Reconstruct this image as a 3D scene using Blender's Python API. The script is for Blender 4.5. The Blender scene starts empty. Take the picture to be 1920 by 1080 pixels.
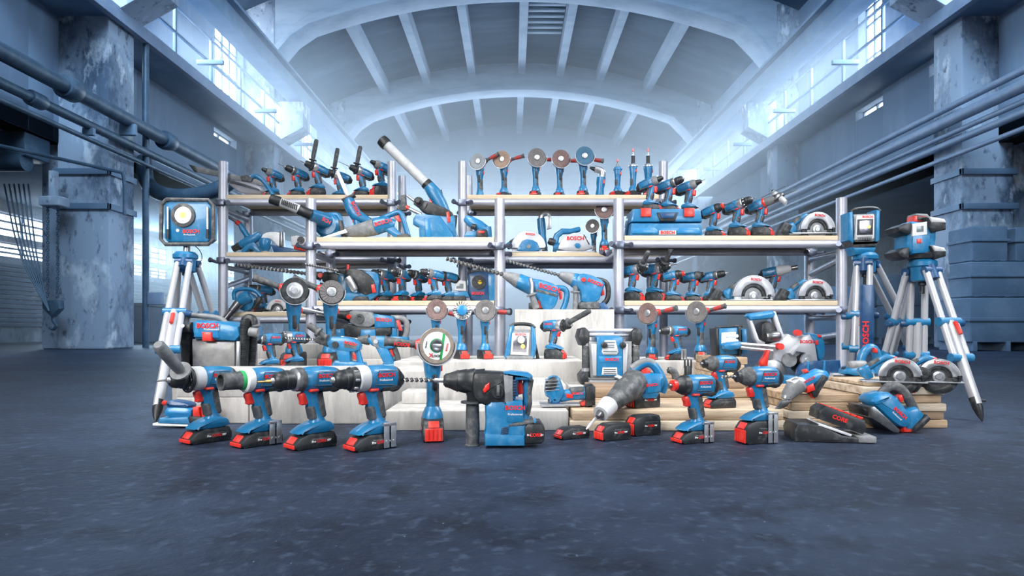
import bpy, math, random
from mathutils import Vector, Matrix
random.seed(7)
SC = bpy.context.scene
COL = SC.collection
R = math.radians
PI = math.pi

# ------------------------------------------------------------------ camera
F, CX, HY, CZ = 1200.0, 960.0, 615.0, 0.32        # focal length in pixels of the 1920 frame, horizon row, eye height
cam = bpy.data.cameras.new('camera')
cam.sensor_width = 36.0
cam.lens = 36.0 * F / 1920.0
cam.shift_y = (HY - 540.0) / 1920.0
cam.clip_start = 0.05
cam.clip_end = 200
camo = bpy.data.objects.new('camera', cam)
camo.location = (0, 0, CZ)
camo.rotation_euler = (R(90), 0, 0)
COL.objects.link(camo)
SC.camera = camo

# ------------------------------------------------------------------ world: overcast sky seen through the open front of the hall
w = bpy.data.worlds.new('sky')
SC.world = w
w.use_nodes = True
nt = w.node_tree
bg = nt.nodes['Background']
tc = nt.nodes.new('ShaderNodeTexCoord')
sx = nt.nodes.new('ShaderNodeSeparateXYZ')
rp = nt.nodes.new('ShaderNodeValToRGB')
rp.color_ramp.elements[0].position = 0.0
rp.color_ramp.elements[0].color = (0.05, 0.08, 0.13, 1)
rp.color_ramp.elements[1].position = 0.75
rp.color_ramp.elements[1].color = (0.80, 0.92, 1.0, 1)
e = rp.color_ramp.elements.new(0.12)
e.color = (0.22, 0.31, 0.42, 1)
nt.links.new(tc.outputs['Generated'], sx.inputs[0])
nt.links.new(sx.outputs['Z'], rp.inputs[0])
nt.links.new(rp.outputs[0], bg.inputs[0])
bg.inputs[1].default_value = 0.33


def lamp(name, kind, loc, target, energy, col, **kw):
    l = bpy.data.lights.new(name, kind)
    l.energy = energy
    l.color = col
    for k, v in kw.items():
        setattr(l, k, v)
    o = bpy.data.objects.new(name, l)
    o.location = loc
    o.rotation_euler = (Vector(target) - Vector(loc)).to_track_quat('-Z', 'Y').to_euler()
    COL.objects.link(o)
    return o


# added key and fill lamps for the tools and hall, and daylight from the clerestory windows down both long walls
lamp('overhead_key', 'AREA', (-1.5, 1.1, 4.0), (-0.2, 3.3, 0.35), 46, (1.0, 0.97, 0.94), shape='RECTANGLE', size=2.2, size_y=1.6, spread=R(70))  # this pair: added overhead key lamps for the tools, no source modelled
lamp('overhead_key', 'AREA', (3.2, 1.9, 3.6), (0.5, 3.3, 0.4), 50, (0.97, 0.98, 1.0), shape='RECTANGLE', size=1.8, size_y=1.6, spread=R(75))
lamp('front_fill', 'AREA', (-2.4, -1.6, 2.3), (-0.1, 2.6, 0.45), 56, (1.0, 0.98, 0.96), shape='RECTANGLE', size=2.4, size_y=1.8, spread=R(80))  # this pair: added key and fill to brighten the tools' front faces
lamp('front_fill', 'AREA', (3.0, -1.2, 1.9), (0.6, 2.8, 0.5), 24, (0.92, 0.96, 1.0), shape='RECTANGLE', size=2.0, size_y=1.6, spread=R(80))
lamp('hall_fill', 'AREA', (0.2, 3.0, 8.6), (0.2, 14.5, 2.0), 1050, (0.50, 0.74, 1.0), shape='RECTANGLE', size=13.0, size_y=3.0, spread=R(95))  # added fill lamp that brightens pillar fronts, arch faces and haze
lamp('window_and_end_fill', 'AREA', (-6.5, 18, 5.6), (2, 18, 0.5), 1750, (0.55, 0.76, 1.0), shape='RECTANGLE', size=20.0, size_y=1.6, spread=R(125))
lamp('window_and_end_fill', 'AREA', (7.0, 18, 5.6), (-2, 18, 0.5), 1750, (0.57, 0.77, 1.0), shape='RECTANGLE', size=20.0, size_y=1.6, spread=R(125))
lamp('window_and_end_fill', 'AREA', (-10.6, 18, 2.4), (0, 15, 1.2), 1500, (0.52, 0.77, 1.0), shape='RECTANGLE', size=16.0, size_y=1.0)
lamp('window_and_end_fill', 'AREA', (0.2, 30.2, 4.9), (0, 10, 4.0), 1750, (0.68, 0.83, 1.0), shape='RECTANGLE', size=12.0, size_y=5.5, spread=R(120))  # added end lamp that brightens the haze; its window is invented

vs = SC.view_settings
vs.view_transform = 'Standard'
vs.look = 'None'
vs.gamma = 1
vs.exposure = 0.0
vs.use_curve_mapping = False
SC.cycles.volume_bounces = 0
SC.cycles.max_bounces = 6
SC.cycles.diffuse_bounces = 2
SC.cycles.glossy_bounces = 3
SC.cycles.transparent_max_bounces = 8


# ------------------------------------------------------------------ materials
MATS = {}


def mat(name, col, rough=0.5, metal=0.0, dirt=None, amt=0.5, scale=8.0, lo=0.45, hi=0.65, bump=0.0, bscale=60.0,
        detail=5.0, emit=None, estr=0.0, alpha=None, trans=None, squash=None, dirt2=None, coat=0.0, spec=None):
    if name in MATS:
        return MATS[name]
    m = bpy.data.materials.new(name)
    m.use_nodes = True
    n, L = m.node_tree.nodes, m.node_tree.links
    b = n['Principled BSDF']
    b.inputs['Base Color'].default_value = (*col, 1)
    b.inputs['Roughness'].default_value = rough
    b.inputs['Metallic'].default_value = metal
    if spec is not None:
        b.inputs['Specular IOR Level'].default_value = spec
    if coat:
        b.inputs['Coat Weight'].default_value = coat
    tcn = n.new('ShaderNodeTexCoord')
    src = tcn.outputs['Object']
    if squash:
        mp = n.new('ShaderNodeMapping')
        mp.inputs['Scale'].default_value = squash
        L.new(src, mp.inputs[0])
        src = mp.outputs[0]
    if dirt:
        cur = None
        for k, (dc, sc, l_, h_, a_) in enumerate([(dirt, scale, lo, hi, amt)] + (dirt2 or [])):
            nz = n.new('ShaderNodeTexNoise')
            nz.inputs['Scale'].default_value = sc
            nz.inputs['Detail'].default_value = detail
            nz.inputs['Roughness'].default_value = 0.62
            L.new(src, nz.inputs['Vector'])
            mr = n.new('ShaderNodeMapRange')
            mr.inputs['From Min'].default_value = l_
            mr.inputs['From Max'].default_value = h_
            mr.inputs['To Max'].default_value = a_
            L.new(nz.outputs['Fac'], mr.inputs['Value'])
            mx = n.new('ShaderNodeMix')
            mx.data_type = 'RGBA'
            L.new(mr.outputs[0], mx.inputs['Factor'])
            if cur is None:
                mx.inputs['A'].default_value = (*col, 1)
            else:
                L.new(cur, mx.inputs['A'])
            mx.inputs['B'].default_value = (*dc, 1)
            cur = mx.outputs['Result']
        L.new(cur, b.inputs['Base Color'])
    if bump:
        nb = n.new('ShaderNodeTexNoise')
        nb.inputs['Scale'].default_value = bscale
        nb.inputs['Detail'].default_value = 4
        L.new(src, nb.inputs['Vector'])
        bp = n.new('ShaderNodeBump')
        bp.inputs['Strength'].default_value = bump
        bp.inputs['Distance'].default_value = 0.02
        L.new(nb.outputs['Fac'], bp.inputs['Height'])
        L.new(bp.outputs[0], b.inputs['Normal'])
    if emit:
        b.inputs['Emission Color'].default_value = (*emit, 1)
        b.inputs['Emission Strength'].default_value = estr
    if alpha is not None:
        b.inputs['Alpha'].default_value = alpha
    if trans is not None:
        b.inputs['Transmission Weight'].default_value = trans
    MATS[name] = m
    return m


BLUE = mat('blue_plastic', (0.008, 0.155, 0.34), 0.38, 0, dirt=(0.22, 0.42, 0.58), amt=0.30, scale=26, lo=0.5, hi=0.75, coat=0.25)
DBLUE = mat('dark_blue_plastic', (0.005, 0.055, 0.16), 0.4, 0, dirt=(0.08, 0.17, 0.3), amt=0.3, scale=20, coat=0.2)
LBLUE = mat('light_blue_plastic', (0.012, 0.19, 0.43), 0.36, 0, dirt=(0.3, 0.5, 0.65), amt=0.3, scale=22, lo=0.5, hi=0.75, coat=0.3)
BLACK = mat('black_plastic', (0.014, 0.017, 0.02), 0.42, 0, dirt=(0.20, 0.21, 0.22), amt=0.35, scale=40, lo=0.52, hi=0.75)
RUBBER = mat('grey_rubber', (0.05, 0.056, 0.062), 0.6, 0, dirt=(0.28, 0.28, 0.28), amt=0.5, scale=45, lo=0.45, hi=0.7)
GREY = mat('grey_plastic', (0.16, 0.17, 0.18), 0.5, 0, dirt=(0.40, 0.41, 0.42), amt=0.4, scale=30)
LGREY = mat('pale_grey_plastic', (0.55, 0.57, 0.59), 0.45, 0, dirt=(0.35, 0.35, 0.36), amt=0.4, scale=30)
RED = mat('red_plastic', (0.66, 0.022, 0.014), 0.38, 0, dirt=(0.75, 0.16, 0.12), amt=0.3, scale=30, coat=0.2)
REDTXT = mat('red_lettering', (0.70, 0.02, 0.02), 0.5)
WHITETXT = mat('white_lettering', (0.82, 0.84, 0.86), 0.5)
GREENTXT = mat('green_print', (0.01, 0.33, 0.09), 0.5)
BLACKTXT = mat('black_print', (0.02, 0.02, 0.02), 0.5)
WHITE = mat('white_plastic', (0.75, 0.77, 0.78), 0.4, 0, dirt=(0.5, 0.5, 0.5), amt=0.3, scale=20)
SILVER = mat('silver_metal', (0.60, 0.62, 0.65), 0.33, 0.85, dirt=(0.30, 0.31, 0.33), amt=0.4, scale=30)
ALU = mat('painted_aluminium', (0.50, 0.52, 0.56), 0.38, 0.35, dirt=(0.42, 0.43, 0.46), amt=0.35, scale=14)
STEEL = mat('dark_steel', (0.22, 0.225, 0.235), 0.32, 0.9, dirt=(0.08, 0.08, 0.08), amt=0.5, scale=40)
BIT = mat('drill_steel', (0.34, 0.33, 0.32), 0.3, 0.9, dirt=(0.12, 0.12, 0.12), amt=0.4, scale=90)
BRASS = mat('brass_bit', (0.45, 0.30, 0.12), 0.35, 0.9)
DISC = mat('abrasive_disc', (0.13, 0.125, 0.13), 0.85, 0, dirt=(0.25, 0.23, 0.22), amt=0.7, scale=160, bump=0.2, bscale=500)
DISCRED = mat('reddish_abrasive_disc', (0.15, 0.095, 0.09), 0.85, 0, dirt=(0.27, 0.2, 0.19), amt=0.7, scale=160)
DISCTAN = mat('tan_abrasive_disc', (0.30, 0.21, 0.16), 0.85, 0, dirt=(0.42, 0.33, 0.28), amt=0.7, scale=120)
DISCBLUE = mat('blue_abrasive_disc', (0.045, 0.13, 0.22), 0.8, 0, dirt=(0.1, 0.2, 0.3), amt=0.6, scale=120)
DISCGREY = mat('pale_abrasive_disc', (0.30, 0.33, 0.36), 0.8, 0, dirt=(0.18, 0.2, 0.22), amt=0.7, scale=120)
PINK = mat('pink_grinding_stone', (0.72, 0.26, 0.28), 0.8)
YELLOW = mat('led_chip', (0.9, 0.7, 0.1), 0.4, emit=(1.0, 0.72, 0.12), estr=1.0)
LEDW = mat('led_lens', (0.8, 0.83, 0.86), 0.2, 0.3)
REFL = mat('mirror_reflector', (0.5, 0.5, 0.55), 0.2, 0.95)
SCREEN = mat('grey_display', (0.16, 0.2, 0.22), 0.2)
CLEAR = mat('smoky_clear_plastic', (0.42, 0.42, 0.46), 0.2, 0, alpha=0.55)
SMOKE = mat('smoked_container', (0.10, 0.10, 0.12), 0.25, 0, dirt=(0.33, 0.33, 0.31), amt=0.75, scale=7, lo=0.4, hi=0.6)
POST = mat('galvanised_tube', (0.50, 0.52, 0.60), 0.4, 0.45, dirt=(0.36, 0.37, 0.44), amt=0.5, scale=10)
CLAMP = mat('clamp_steel', (0.16, 0.18, 0.24), 0.35, 0.8)
PLY = mat('plywood', (0.70, 0.58, 0.42), 0.7, 0, dirt=(0.42, 0.31, 0.18), amt=0.6, scale=3.0, lo=0.4, hi=0.7, squash=(1.0, 9.0, 9.0))
WOODS = [mat('sawn_pine_%s' % nm, c, 0.75, 0, dirt=d, amt=0.95, scale=5.0, lo=0.40, hi=0.66, squash=(0.8, 9, 12), bump=0.2, bscale=40)
         for nm, c, d in (('pale', (0.58, 0.46, 0.33), (0.30, 0.20, 0.12)), ('warm', (0.48, 0.35, 0.23), (0.24, 0.15, 0.085)),
                          ('bleached', (0.62, 0.53, 0.42), (0.36, 0.27, 0.19)), ('brown', (0.33, 0.23, 0.15), (0.17, 0.11, 0.065)))]
CONC = mat('cast_concrete', (0.47, 0.455, 0.435), 0.85, 0, dirt=(0.24, 0.235, 0.23), amt=0.8, scale=4.5, lo=0.42, hi=0.68,
           squash=(2.2, 2.2, 0.5), bump=0.12, bscale=45, dirt2=[((0.58, 0.57, 0.55), 14, 0.55, 0.7, 0.5), ((0.22, 0.215, 0.21), 60, 0.6, 0.75, 0.6)])
HALL = mat('weathered_hall_concrete', (0.33, 0.39, 0.48), 0.9, 0, dirt=(0.06, 0.09, 0.14), amt=0.95, scale=1.3, lo=0.47, hi=0.6,
           squash=(1, 1, 0.55), detail=9, dirt2=[((0.66, 0.70, 0.76), 2.6, 0.54, 0.64, 0.85), ((0.04, 0.06, 0.10), 9.0, 0.57, 0.68, 0.75)])
HALLD = mat('dark_hall_plaster', (0.19, 0.26, 0.36), 0.9, 0, dirt=(0.33, 0.41, 0.52), amt=0.6, scale=1.2, lo=0.5, hi=0.7, squash=(1, 1, 0.3), detail=8)
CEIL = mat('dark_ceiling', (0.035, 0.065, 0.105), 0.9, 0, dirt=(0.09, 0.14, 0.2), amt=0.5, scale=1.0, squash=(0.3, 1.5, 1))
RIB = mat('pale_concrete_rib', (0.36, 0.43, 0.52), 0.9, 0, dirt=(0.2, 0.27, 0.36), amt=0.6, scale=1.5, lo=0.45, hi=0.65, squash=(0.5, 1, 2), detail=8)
BEAM = mat('blue_grey_steel', (0.13, 0.20, 0.29), 0.55, 0.2, dirt=(0.22, 0.29, 0.38), amt=0.5, scale=2)
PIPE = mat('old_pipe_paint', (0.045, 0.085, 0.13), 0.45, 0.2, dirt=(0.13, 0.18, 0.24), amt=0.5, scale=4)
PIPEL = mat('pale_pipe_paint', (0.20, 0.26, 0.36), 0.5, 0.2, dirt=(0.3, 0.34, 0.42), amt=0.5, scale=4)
CRATE = mat('dusty_blue_crate', (0.10, 0.16, 0.24), 0.8, 0, dirt=(0.17, 0.24, 0.33), amt=0.6, scale=3)
GLOW = mat('bright_window_glass', (0.8, 0.9, 1.0), 0.5, emit=(0.9, 0.96, 1.0), estr=6.0)
GLOWS = mat('hazy_window_glass', (0.7, 0.85, 1.0), 0.5, emit=(0.88, 0.95, 1.0), estr=1.6)
FLOORM = mat('worn_asphalt', (0.011, 0.019, 0.041), 0.58, 0, dirt=(0.034, 0.056, 0.104), amt=0.85, scale=1.1, lo=0.44, hi=0.64, detail=10,
             bump=0.2, bscale=48, spec=0.32, dirt2=[((0.005, 0.009, 0.019), 6.5, 0.5, 0.64, 0.75), ((0.06, 0.09, 0.15), 34, 0.54, 0.66, 0.6), ((0.42, 0.52, 0.66), 95, 0.685, 0.715, 0.75)])


# ------------------------------------------------------------------ mesh kit
def sgnpow(v, p):
    return math.copysign(abs(v) ** p, v)


def chaikin(p, k=2, closed=True):
    for _ in range(k):
        q = []
        n = len(p)
        if not closed:
            q.append(p[0])
        for i in range(n if closed else n - 1):
            a, b = p[i], p[(i + 1) % n]
            q.append(tuple(a[j] * 0.75 + b[j] * 0.25 for j in range(len(a))))
            q.append(tuple(a[j] * 0.25 + b[j] * 0.75 for j in range(len(a))))
        if not closed:
            q.append(p[-1])
        p = q
    return p


class MB:
    def __init__(s):
        s.v, s.f = [], []

    def add(s, v, f):
        n = len(s.v)
        s.v += [tuple(p) for p in v]
        s.f += [tuple(i + n for i in q) for q in f]
        return s

    def rings(s, rs, cap=True, loop=False):
        n = len(rs[0])
        v = [p for r in rs for p in r]
        f = []
        m = len(rs)
        for i in range(m if loop else m - 1):
            a, b = i * n, ((i + 1) % m) * n
            for j in range(n):
                k = (j + 1) % n
                f.append((a + j, a + k, b + k, b + j))
        if cap and not loop:
            f.append(tuple(range(n - 1, -1, -1)))
            f.append(tuple(range((m - 1) * n, m * n)))
        return s.add(v, f)

    def loft(s, secs, n=16, y=0.0, round_ends=True):
        """secs: (x, z, direction angle, half height in plane, half width in y, exponent)"""
        rs = []
        for q in secs:
            x, z, th, a, b = q[:5]
            ex = q[5] if len(q) > 5 else 2.4
            th = R(th)
            nx, nz = -math.sin(th), math.cos(th)
            ring = []
            for j in range(n):
                t = 2 * PI * j / n
                c, d = sgnpow(math.cos(t), 2 / ex) * a, sgnpow(math.sin(t), 2 / ex) * b
                ring.append((x + nx * c, y + d, z + nz * c))
            rs.append(ring)
        if round_ends:
            def shrink(r, q, s_):
                cx, cz, th = q[0], q[1], R(q[2])
                k = 0.72
                o = 0.35 * min(q[3], q[4]) * s_
                return [(cx + (p[0] - cx) * k + math.cos(th) * o, y + (p[1] - y) * k, cz + (p[2] - cz) * k + math.sin(th) * o) for p in r]
            rs = [shrink(rs[0], secs[0], -1)] + rs + [shrink(rs[-1], secs[-1], 1)]
        return s.rings(rs)

    def lathe(s, prof, o=(0, 0, 0), ax=(1, 0, 0), n=20, a0=0.0, a1=360.0):
        ax = Vector(ax).normalized()
        u = ax.orthogonal().normalized()
        if abs(ax.z) < 0.9:
            u = Vector((0, 0, 1)) - ax * ax.z
            u.normalize()
        w_ = ax.cross(u)
        o = Vector(o)
        full = abs(a1 - a0) >= 359.9
        cnt = n if full else n + 1
        rs = []
        for t, r in prof:
            rs.append([tuple(o + ax * t + (u * math.cos(g) + w_ * math.sin(g)) * max(r, 1e-5))
                       for g in (R(a0 + (a1 - a0) * j / n) for j in range(cnt))])
        if full:
            return s.rings(rs)
        v = [p for r in rs for p in r]
        f = []
        m = len(rs)
        for i in range(m - 1):
            for j in range(cnt - 1):
                f.append((i * cnt + j, i * cnt + j + 1, (i + 1) * cnt + j + 1, (i + 1) * cnt + j))
        return s.add(v, f)

    def ext(s, poly, t, b=0.003, y=0.0):
        """polygon in x/z extruded to thickness t about y, with rounded edges b"""
        n = len(poly)
        area = sum(poly[i][0] * poly[(i + 1) % n][1] - poly[(i + 1) % n][0] * poly[i][1] for i in range(n))
        if area < 0:
            poly = poly[::-1]
        b = min(b, t * 0.45)
        nrm = []
        for i in range(n):
            p0, p1, p2 = poly[i - 1], poly[i], poly[(i + 1) % n]
            e1 = Vector((p1[0] - p0[0], p1[1] - p0[1]))
            e2 = Vector((p2[0] - p1[0], p2[1] - p1[1]))
            if e1.length < 1e-9 or e2.length < 1e-9:
                nrm.append(Vector((0, 0)))
                continue
            e1.normalize()
            e2.normalize()
            m = Vector((e1.y + e2.y, -e1.x - e2.x))
            if m.length < 1e-6:
                m = Vector((e1.y, -e1.x))
            m.normalize()
            nrm.append(m / max(0.5, m.dot(Vector((e1.y, -e1.x)))))

        def ring(yy, ins):
            return [(p[0] - q.x * ins, yy, p[1] - q.y * ins) for p, q in zip(poly, nrm)]
        h = t / 2
        rs = [ring(y - h, b), ring(y - h + 0.3 * b, 0.3 * b), ring(y - h + b, 0), ring(y + h - b, 0), ring(y + h - 0.3 * b, 0.3 * b), ring(y + h, b)]
        return s.rings(rs)

    def box(s, x0, x1, y0, y1, z0, z1, b=0.002):
        b = min(b, (x1 - x0) * 0.4, (y1 - y0) * 0.4, (z1 - z0) * 0.4)
        c = b * 0.7
        return s.ext([(x0 + c, z0), (x1 - c, z0), (x1, z0 + c), (x1, z1 - c), (x1 - c, z1), (x0 + c, z1), (x0, z1 - c), (x0, z0 + c)],
                     y1 - y0, b, (y0 + y1) / 2)

    def tube(s, pts, r, n=10, ry=None):
        pts = [Vector(p) for p in pts]
        m = len(pts)
        rr = r if isinstance(r, (list, tuple)) else [r] * m
        rs = []
        u = None
        for i in range(m):
            t = (pts[min(i + 1, m - 1)] - pts[max(i - 1, 0)]).normalized()
            if u is None:
                u = Vector((0, 1, 0)) - t * t.y
                if u.length < 0.2:
                    u = Vector((1, 0, 0)) - t * t.x
            u = u - t * u.dot(t)
            u.normalize()
            w_ = t.cross(u)
            k = 1.0 if ry is None else ry
            rs.append([tuple(pts[i] + u * (math.cos(2 * PI * j / n) * rr[i] * k) + w_ * (math.sin(2 * PI * j / n) * rr[i])) for j in range(n)])
        return s.rings(rs)

    def twist(s, p0, p1, r, pitch=0.03, n=8, flat=0.42, step=6):
        p0, p1 = Vector(p0), Vector(p1)
        L_ = (p1 - p0).length
        t = (p1 - p0) / L_
        u = t.orthogonal().normalized()
        w_ = t.cross(u)
        m = max(4, int(L_ / pitch * step))
        rs = []
        for i in range(m + 1):
            g = 2 * PI * (L_ * i / m) / pitch
            c = p0 + t * (L_ * i / m)
            k = 1.0 if i < m else 0.5
            ring = []
            for j in range(n):
                h = 2 * PI * j / n
                a, b = math.cos(h) * r * k, math.sin(h) * r * flat * k
                ring.append(tuple(c + u * (a * math.cos(g) - b * math.sin(g)) + w_ * (a * math.sin(g) + b * math.cos(g))))
            rs.append(ring)
        return s.rings(rs)

    def torus(s, c, ax, r0, r1, n=24, k=8):
        ax = Vector(ax).normalized()
        u = ax.orthogonal().normalized()
        w_ = ax.cross(u)
        c = Vector(c)
        rs = []
        for i in range(n):
            d = u * math.cos(2 * PI * i / n) + w_ * math.sin(2 * PI * i / n)
            rs.append([tuple(c + d * (r0 + r1 * math.cos(2 * PI * j / k)) + ax * (r1 * math.sin(2 * PI * j / k))) for j in range(k)])
        return s.rings(rs, loop=True)

    def xf(s, M):
        s.v = [tuple(M @ Vector(p)) for p in s.v]
        return s

    def merge(s, o):
        return s.add(o.v, o.f)


def build(name, mb, m, parent=None, label=None, sharp=38.0):
    me = bpy.data.meshes.new(name)
    me.from_pydata(mb.v, [], mb.f)
    me.materials.append(m)
    me.polygons.foreach_set('use_smooth', [True] * len(me.polygons))
    me.update()
    try:
        me.set_sharp_from_angle(angle=R(sharp))
    except Exception:
        pass
    o = bpy.data.objects.new(name, me)
    COL.objects.link(o)
    if parent:
        o.parent = parent
    if label:
        o['label'] = label
    return o


def fixn(o):
    import bmesh
    b = bmesh.new()
    b.from_mesh(o.data)
    bmesh.ops.recalc_face_normals(b, faces=b.faces)
    b.to_mesh(o.data)
    b.free()
    return o


def thing(name, label=None, cat=None, group=None):
    o = bpy.data.objects.new(name, None)
    o.empty_display_size = 0.05
    COL.objects.link(o)
    if label:
        o['label'] = label
    if cat:
        o['category'] = cat
    if group:
        o['group'] = group
    return o


def tag(o, label, cat, group=None):
    o['label'] = label
    o['category'] = cat
    if group:
        o['group'] = group
    return o


def struct(name, mb, m, sharp=38.0):
    o = build(name, mb, m, sharp=sharp)
    o['kind'] = 'structure'
    return o


def P(px, py, d):
    return Vector(((px - CX) / F * d, d, CZ + (HY - py) / F * d))


def X(px, d):
    return (px - CX) / F * d


def H(py, d):
    return CZ + (HY - py) / F * d


TXT = {}


def lettering(parent, s, size, pos, face='-y', m=None, rot=0.0, name='lettering', bold=0.03, sx_=1.0):
    m = m or REDTXT
    key = (s, m.name, bold)
    if key not in TXT:
        cu = bpy.data.curves.new('lettering', 'FONT')
        cu.body = s
        cu.size = 1.0
        cu.align_x = 'CENTER'
        cu.align_y = 'CENTER'
        cu.offset = bold
        cu.resolution_u = 2
        cu.extrude = 0.03
        t = bpy.data.objects.new('lettering_source', cu)
        COL.objects.link(t)
        dg = bpy.context.evaluated_depsgraph_get()
        dg.update()
        me = bpy.data.meshes.new_from_object(t.evaluated_get(dg))
        bpy.data.objects.remove(t)
        bpy.data.curves.remove(cu)
        me.name = 'lettering'
        me.materials.clear()
        me.materials.append(m)
        TXT[key] = me
    o = bpy.data.objects.new(name, TXT[key])
    COL.objects.link(o)
    o.parent = parent
    rx = Matrix.Rotation(R(90), 4, 'X')
    base = {'-y': rx, '+y': Matrix.Rotation(PI, 4, 'Z') @ rx, '+x': Matrix.Rotation(PI / 2, 4, 'Z') @ rx,
            '-x': Matrix.Rotation(-PI / 2, 4, 'Z') @ rx, '+z': Matrix.Identity(4)}[face]
    o.matrix_basis = Matrix.Translation(pos) @ base @ Matrix.Rotation(R(rot), 4, 'Z') @ Matrix.Diagonal((size * sx_, size, size, 1))
    return o
# ================================================================== the hall
mb = MB()
mb.add([(-14, -5, 0), (14, -5, 0), (14, 32, 0), (-14, 32, 0)], [(0, 1, 2, 3)])
struct('floor', mb, FLOORM)

DB = 30.5                                            # back wall
XL, XR = -6.8, 7.3                                   # clerestory walls
HC = 0.25                                            # axis of the hall
# upper walls over the aisles, with real openings: bands built between the window openings
def wall_bands(x, y0, y1, z0, z1, holes, t):
    m = MB()
    ys = sorted({y0, y1} | {h[0] for h in holes} | {h[1] for h in holes})
    for a, b in zip(ys, ys[1:]):
        zs = [(z0, z1)]
        for h in holes:
            if h[0] <= a and b <= h[1]:
                new = []
                for q0, q1 in zs:
                    if h[2] > q0:
                        new.append((q0, min(q1, h[2])))
                    if h[3] < q1:
                        new.append((max(q0, h[3]), q1))
                zs = [q for q in new if q[1] - q[0] > 1e-6]
        for q0, q1 in zs:
            m.box(min(x, x + t), max(x, x + t), a, b, q0, q1, 0.0005)
    return m


holesL = [(9.0, 9.5, 7.2, 9.6), (9.9, 11.6, 5.25, 8.3), (14.6, 16.2, 5.25, 8.4), (20.6, 22.3, 5.9, 8.2), (9.9, 11.0, 4.72, 4.92), (14.6, 15.8, 4.72, 4.92)]
holesR = [(10.45, 11.15, 5.3, 8.2), (12.6, 13.5, 5.25, 8.4), (17.6, 18.8, 5.6, 7.6), (10.3, 11.2, 4.7, 4.9), (12.6, 13.6, 4.7, 4.9), (7.6, 8.6, 6.2, 8.6)]
struct('wall_left', wall_bands(XL, 7.0, DB, 3.1, 10.2, holesL, -0.35), HALLD)
struct('wall_right', wall_bands(XR, 7.0, DB, 3.1, 10.2, holesR, 0.35), HALLD)
AL, AR = -11.0, 11.4
holesA = [(13.2, 17.4, 2.33, 2.84), (13.2, 17.4, 1.88, 2.2), (18.0, 20.7, 2.33, 2.84), (18.0, 20.7, 1.88, 2.2), (21.8, 23.2, 2.33, 2.84),
          (24.6, 26.4, 2.33, 2.84), (24.6, 26.4, 1.88, 2.2)]
struct('wall_left_aisle', wall_bands(AL, 7.0, DB, 0, 3.2, holesA, -0.3), HALL)
struct('wall_right_aisle', wall_bands(AR, 7.0, DB, 0, 3.2, [], 0.3), HALL)
struct('wall_back', MB().box(-11.3, 11.7, DB, DB + 0.3, 0, 10.5, 0.001), HALLD)
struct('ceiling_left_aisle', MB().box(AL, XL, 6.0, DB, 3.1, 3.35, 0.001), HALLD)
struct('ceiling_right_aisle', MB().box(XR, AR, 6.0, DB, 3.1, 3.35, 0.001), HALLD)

nwin = 0


def window(x, y0, y1, z0, z1, side, glow, nx, nz):
    """glazed opening in a long wall: bright pane deep in the reveal, steel frame and glazing bars"""
    global nwin
    nwin += 1
    xx = x + side * 0.22
    o = build('window_%d' % nwin, MB().box(xx - 0.01, xx + 0.01, y0, y1, z0, z1, 0.0005), glow)
    o['kind'] = 'structure'
    m = MB()
    r = 0.022
    xf = xx - side * 0.03
    for i in range(nx + 1):
        yy = y0 + (y1 - y0) * i / nx
        m.box(xf - r, xf + r, yy - r, yy + r, z0, z1, 0.002)
    for i in range(nz + 1):
        zz = z0 + (z1 - z0) * i / nz
        m.box(xf - r, xf + r, y0, y1, zz - r, zz + r, 0.002)
    build('window_frame', m, BEAM, o)


for h in holesL:
    window(XL, *h, -1, GLOW, 4 if h[3] - h[2] > 1 else 2, max(1, int((h[3] - h[2]) / 0.55)))
for h in holesR:
    window(XR, *h, 1, GLOW, 3 if h[3] - h[2] > 1 else 2, max(1, int((h[3] - h[2]) / 0.32)))
for h in holesA:
    window(AL, *h, -1, GLOW, 6, 3)

# invented window frame, added in front of the end-wall fill lamp
m = MB()
for i in range(13):
    m.box(-5.8 + i - 0.025, -5.8 + i + 0.025, 30.1, 30.15, 2.15, 7.65, 0.003)
for i in range(8):
    m.box(-5.8, 6.2, 30.1, 30.15, 2.15 + i * 5.5 / 7 - 0.025, 2.15 + i * 5.5 / 7 + 0.025, 0.003)
nwin += 1
struct('window_%d' % nwin, m, BEAM)

# pillars
for k, d in enumerate((9.6, 16.3, 23.3)):
    for s_, xi in ((-1, -6.05), (1, 6.75)):
        m = MB()
        x0, x1 = sorted((xi, xi + s_ * 0.78))
        m.box(x0, x1, d, d + 0.66, 0, 10.0, 0.03)
        y0, y1 = sorted((xi + s_ * 0.1, xi + s_ * 1.1))
        m.box(y0, y1, d + 0.12, d + 0.66, 0, 10.0, 0.03)
        p = struct('pillar', m, HALL)
        # corbel carrying the crane beam
        q = MB()
        a0, a1 = xi, xi - s_ * 0.72
        q.ext([(a0, 5.05), (a1, 5.45), (a1, 6.1), (a0, 6.1)], 0.6, 0.01, d + 0.33)
        build('corbel', q, HALL, p)
# steel straps round the two near pillars
for s_, xi in ((-1, -6.05), (1, 6.75)):
    for z in (2.1, 2.0 + 0.62):
        m = MB()
        x0, x1 = sorted((xi - s_ * 0.03, xi + s_ * 0.82))
        m.box(x0, x1, 9.56, 9.62, z, z + 0.09, 0.005)
        m.box(min(xi - s_ * 0.03, xi), max(xi - s_ * 0.03, xi), 9.56, 10.28, z, z + 0.09, 0.003)
        tag(build('steel_strap', m, BEAM), ('lower' if z < 2.3 else 'upper') + ' steel band bolted round the ' + ('left' if s_ < 0 else 'right') + ' concrete pillar', 'strap')

# arches: soffit curve zL, crown curve zU
def zl(x):
    u = (x - HC) / 6.4
    return 9.05 - 1.3 * u * u


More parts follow.
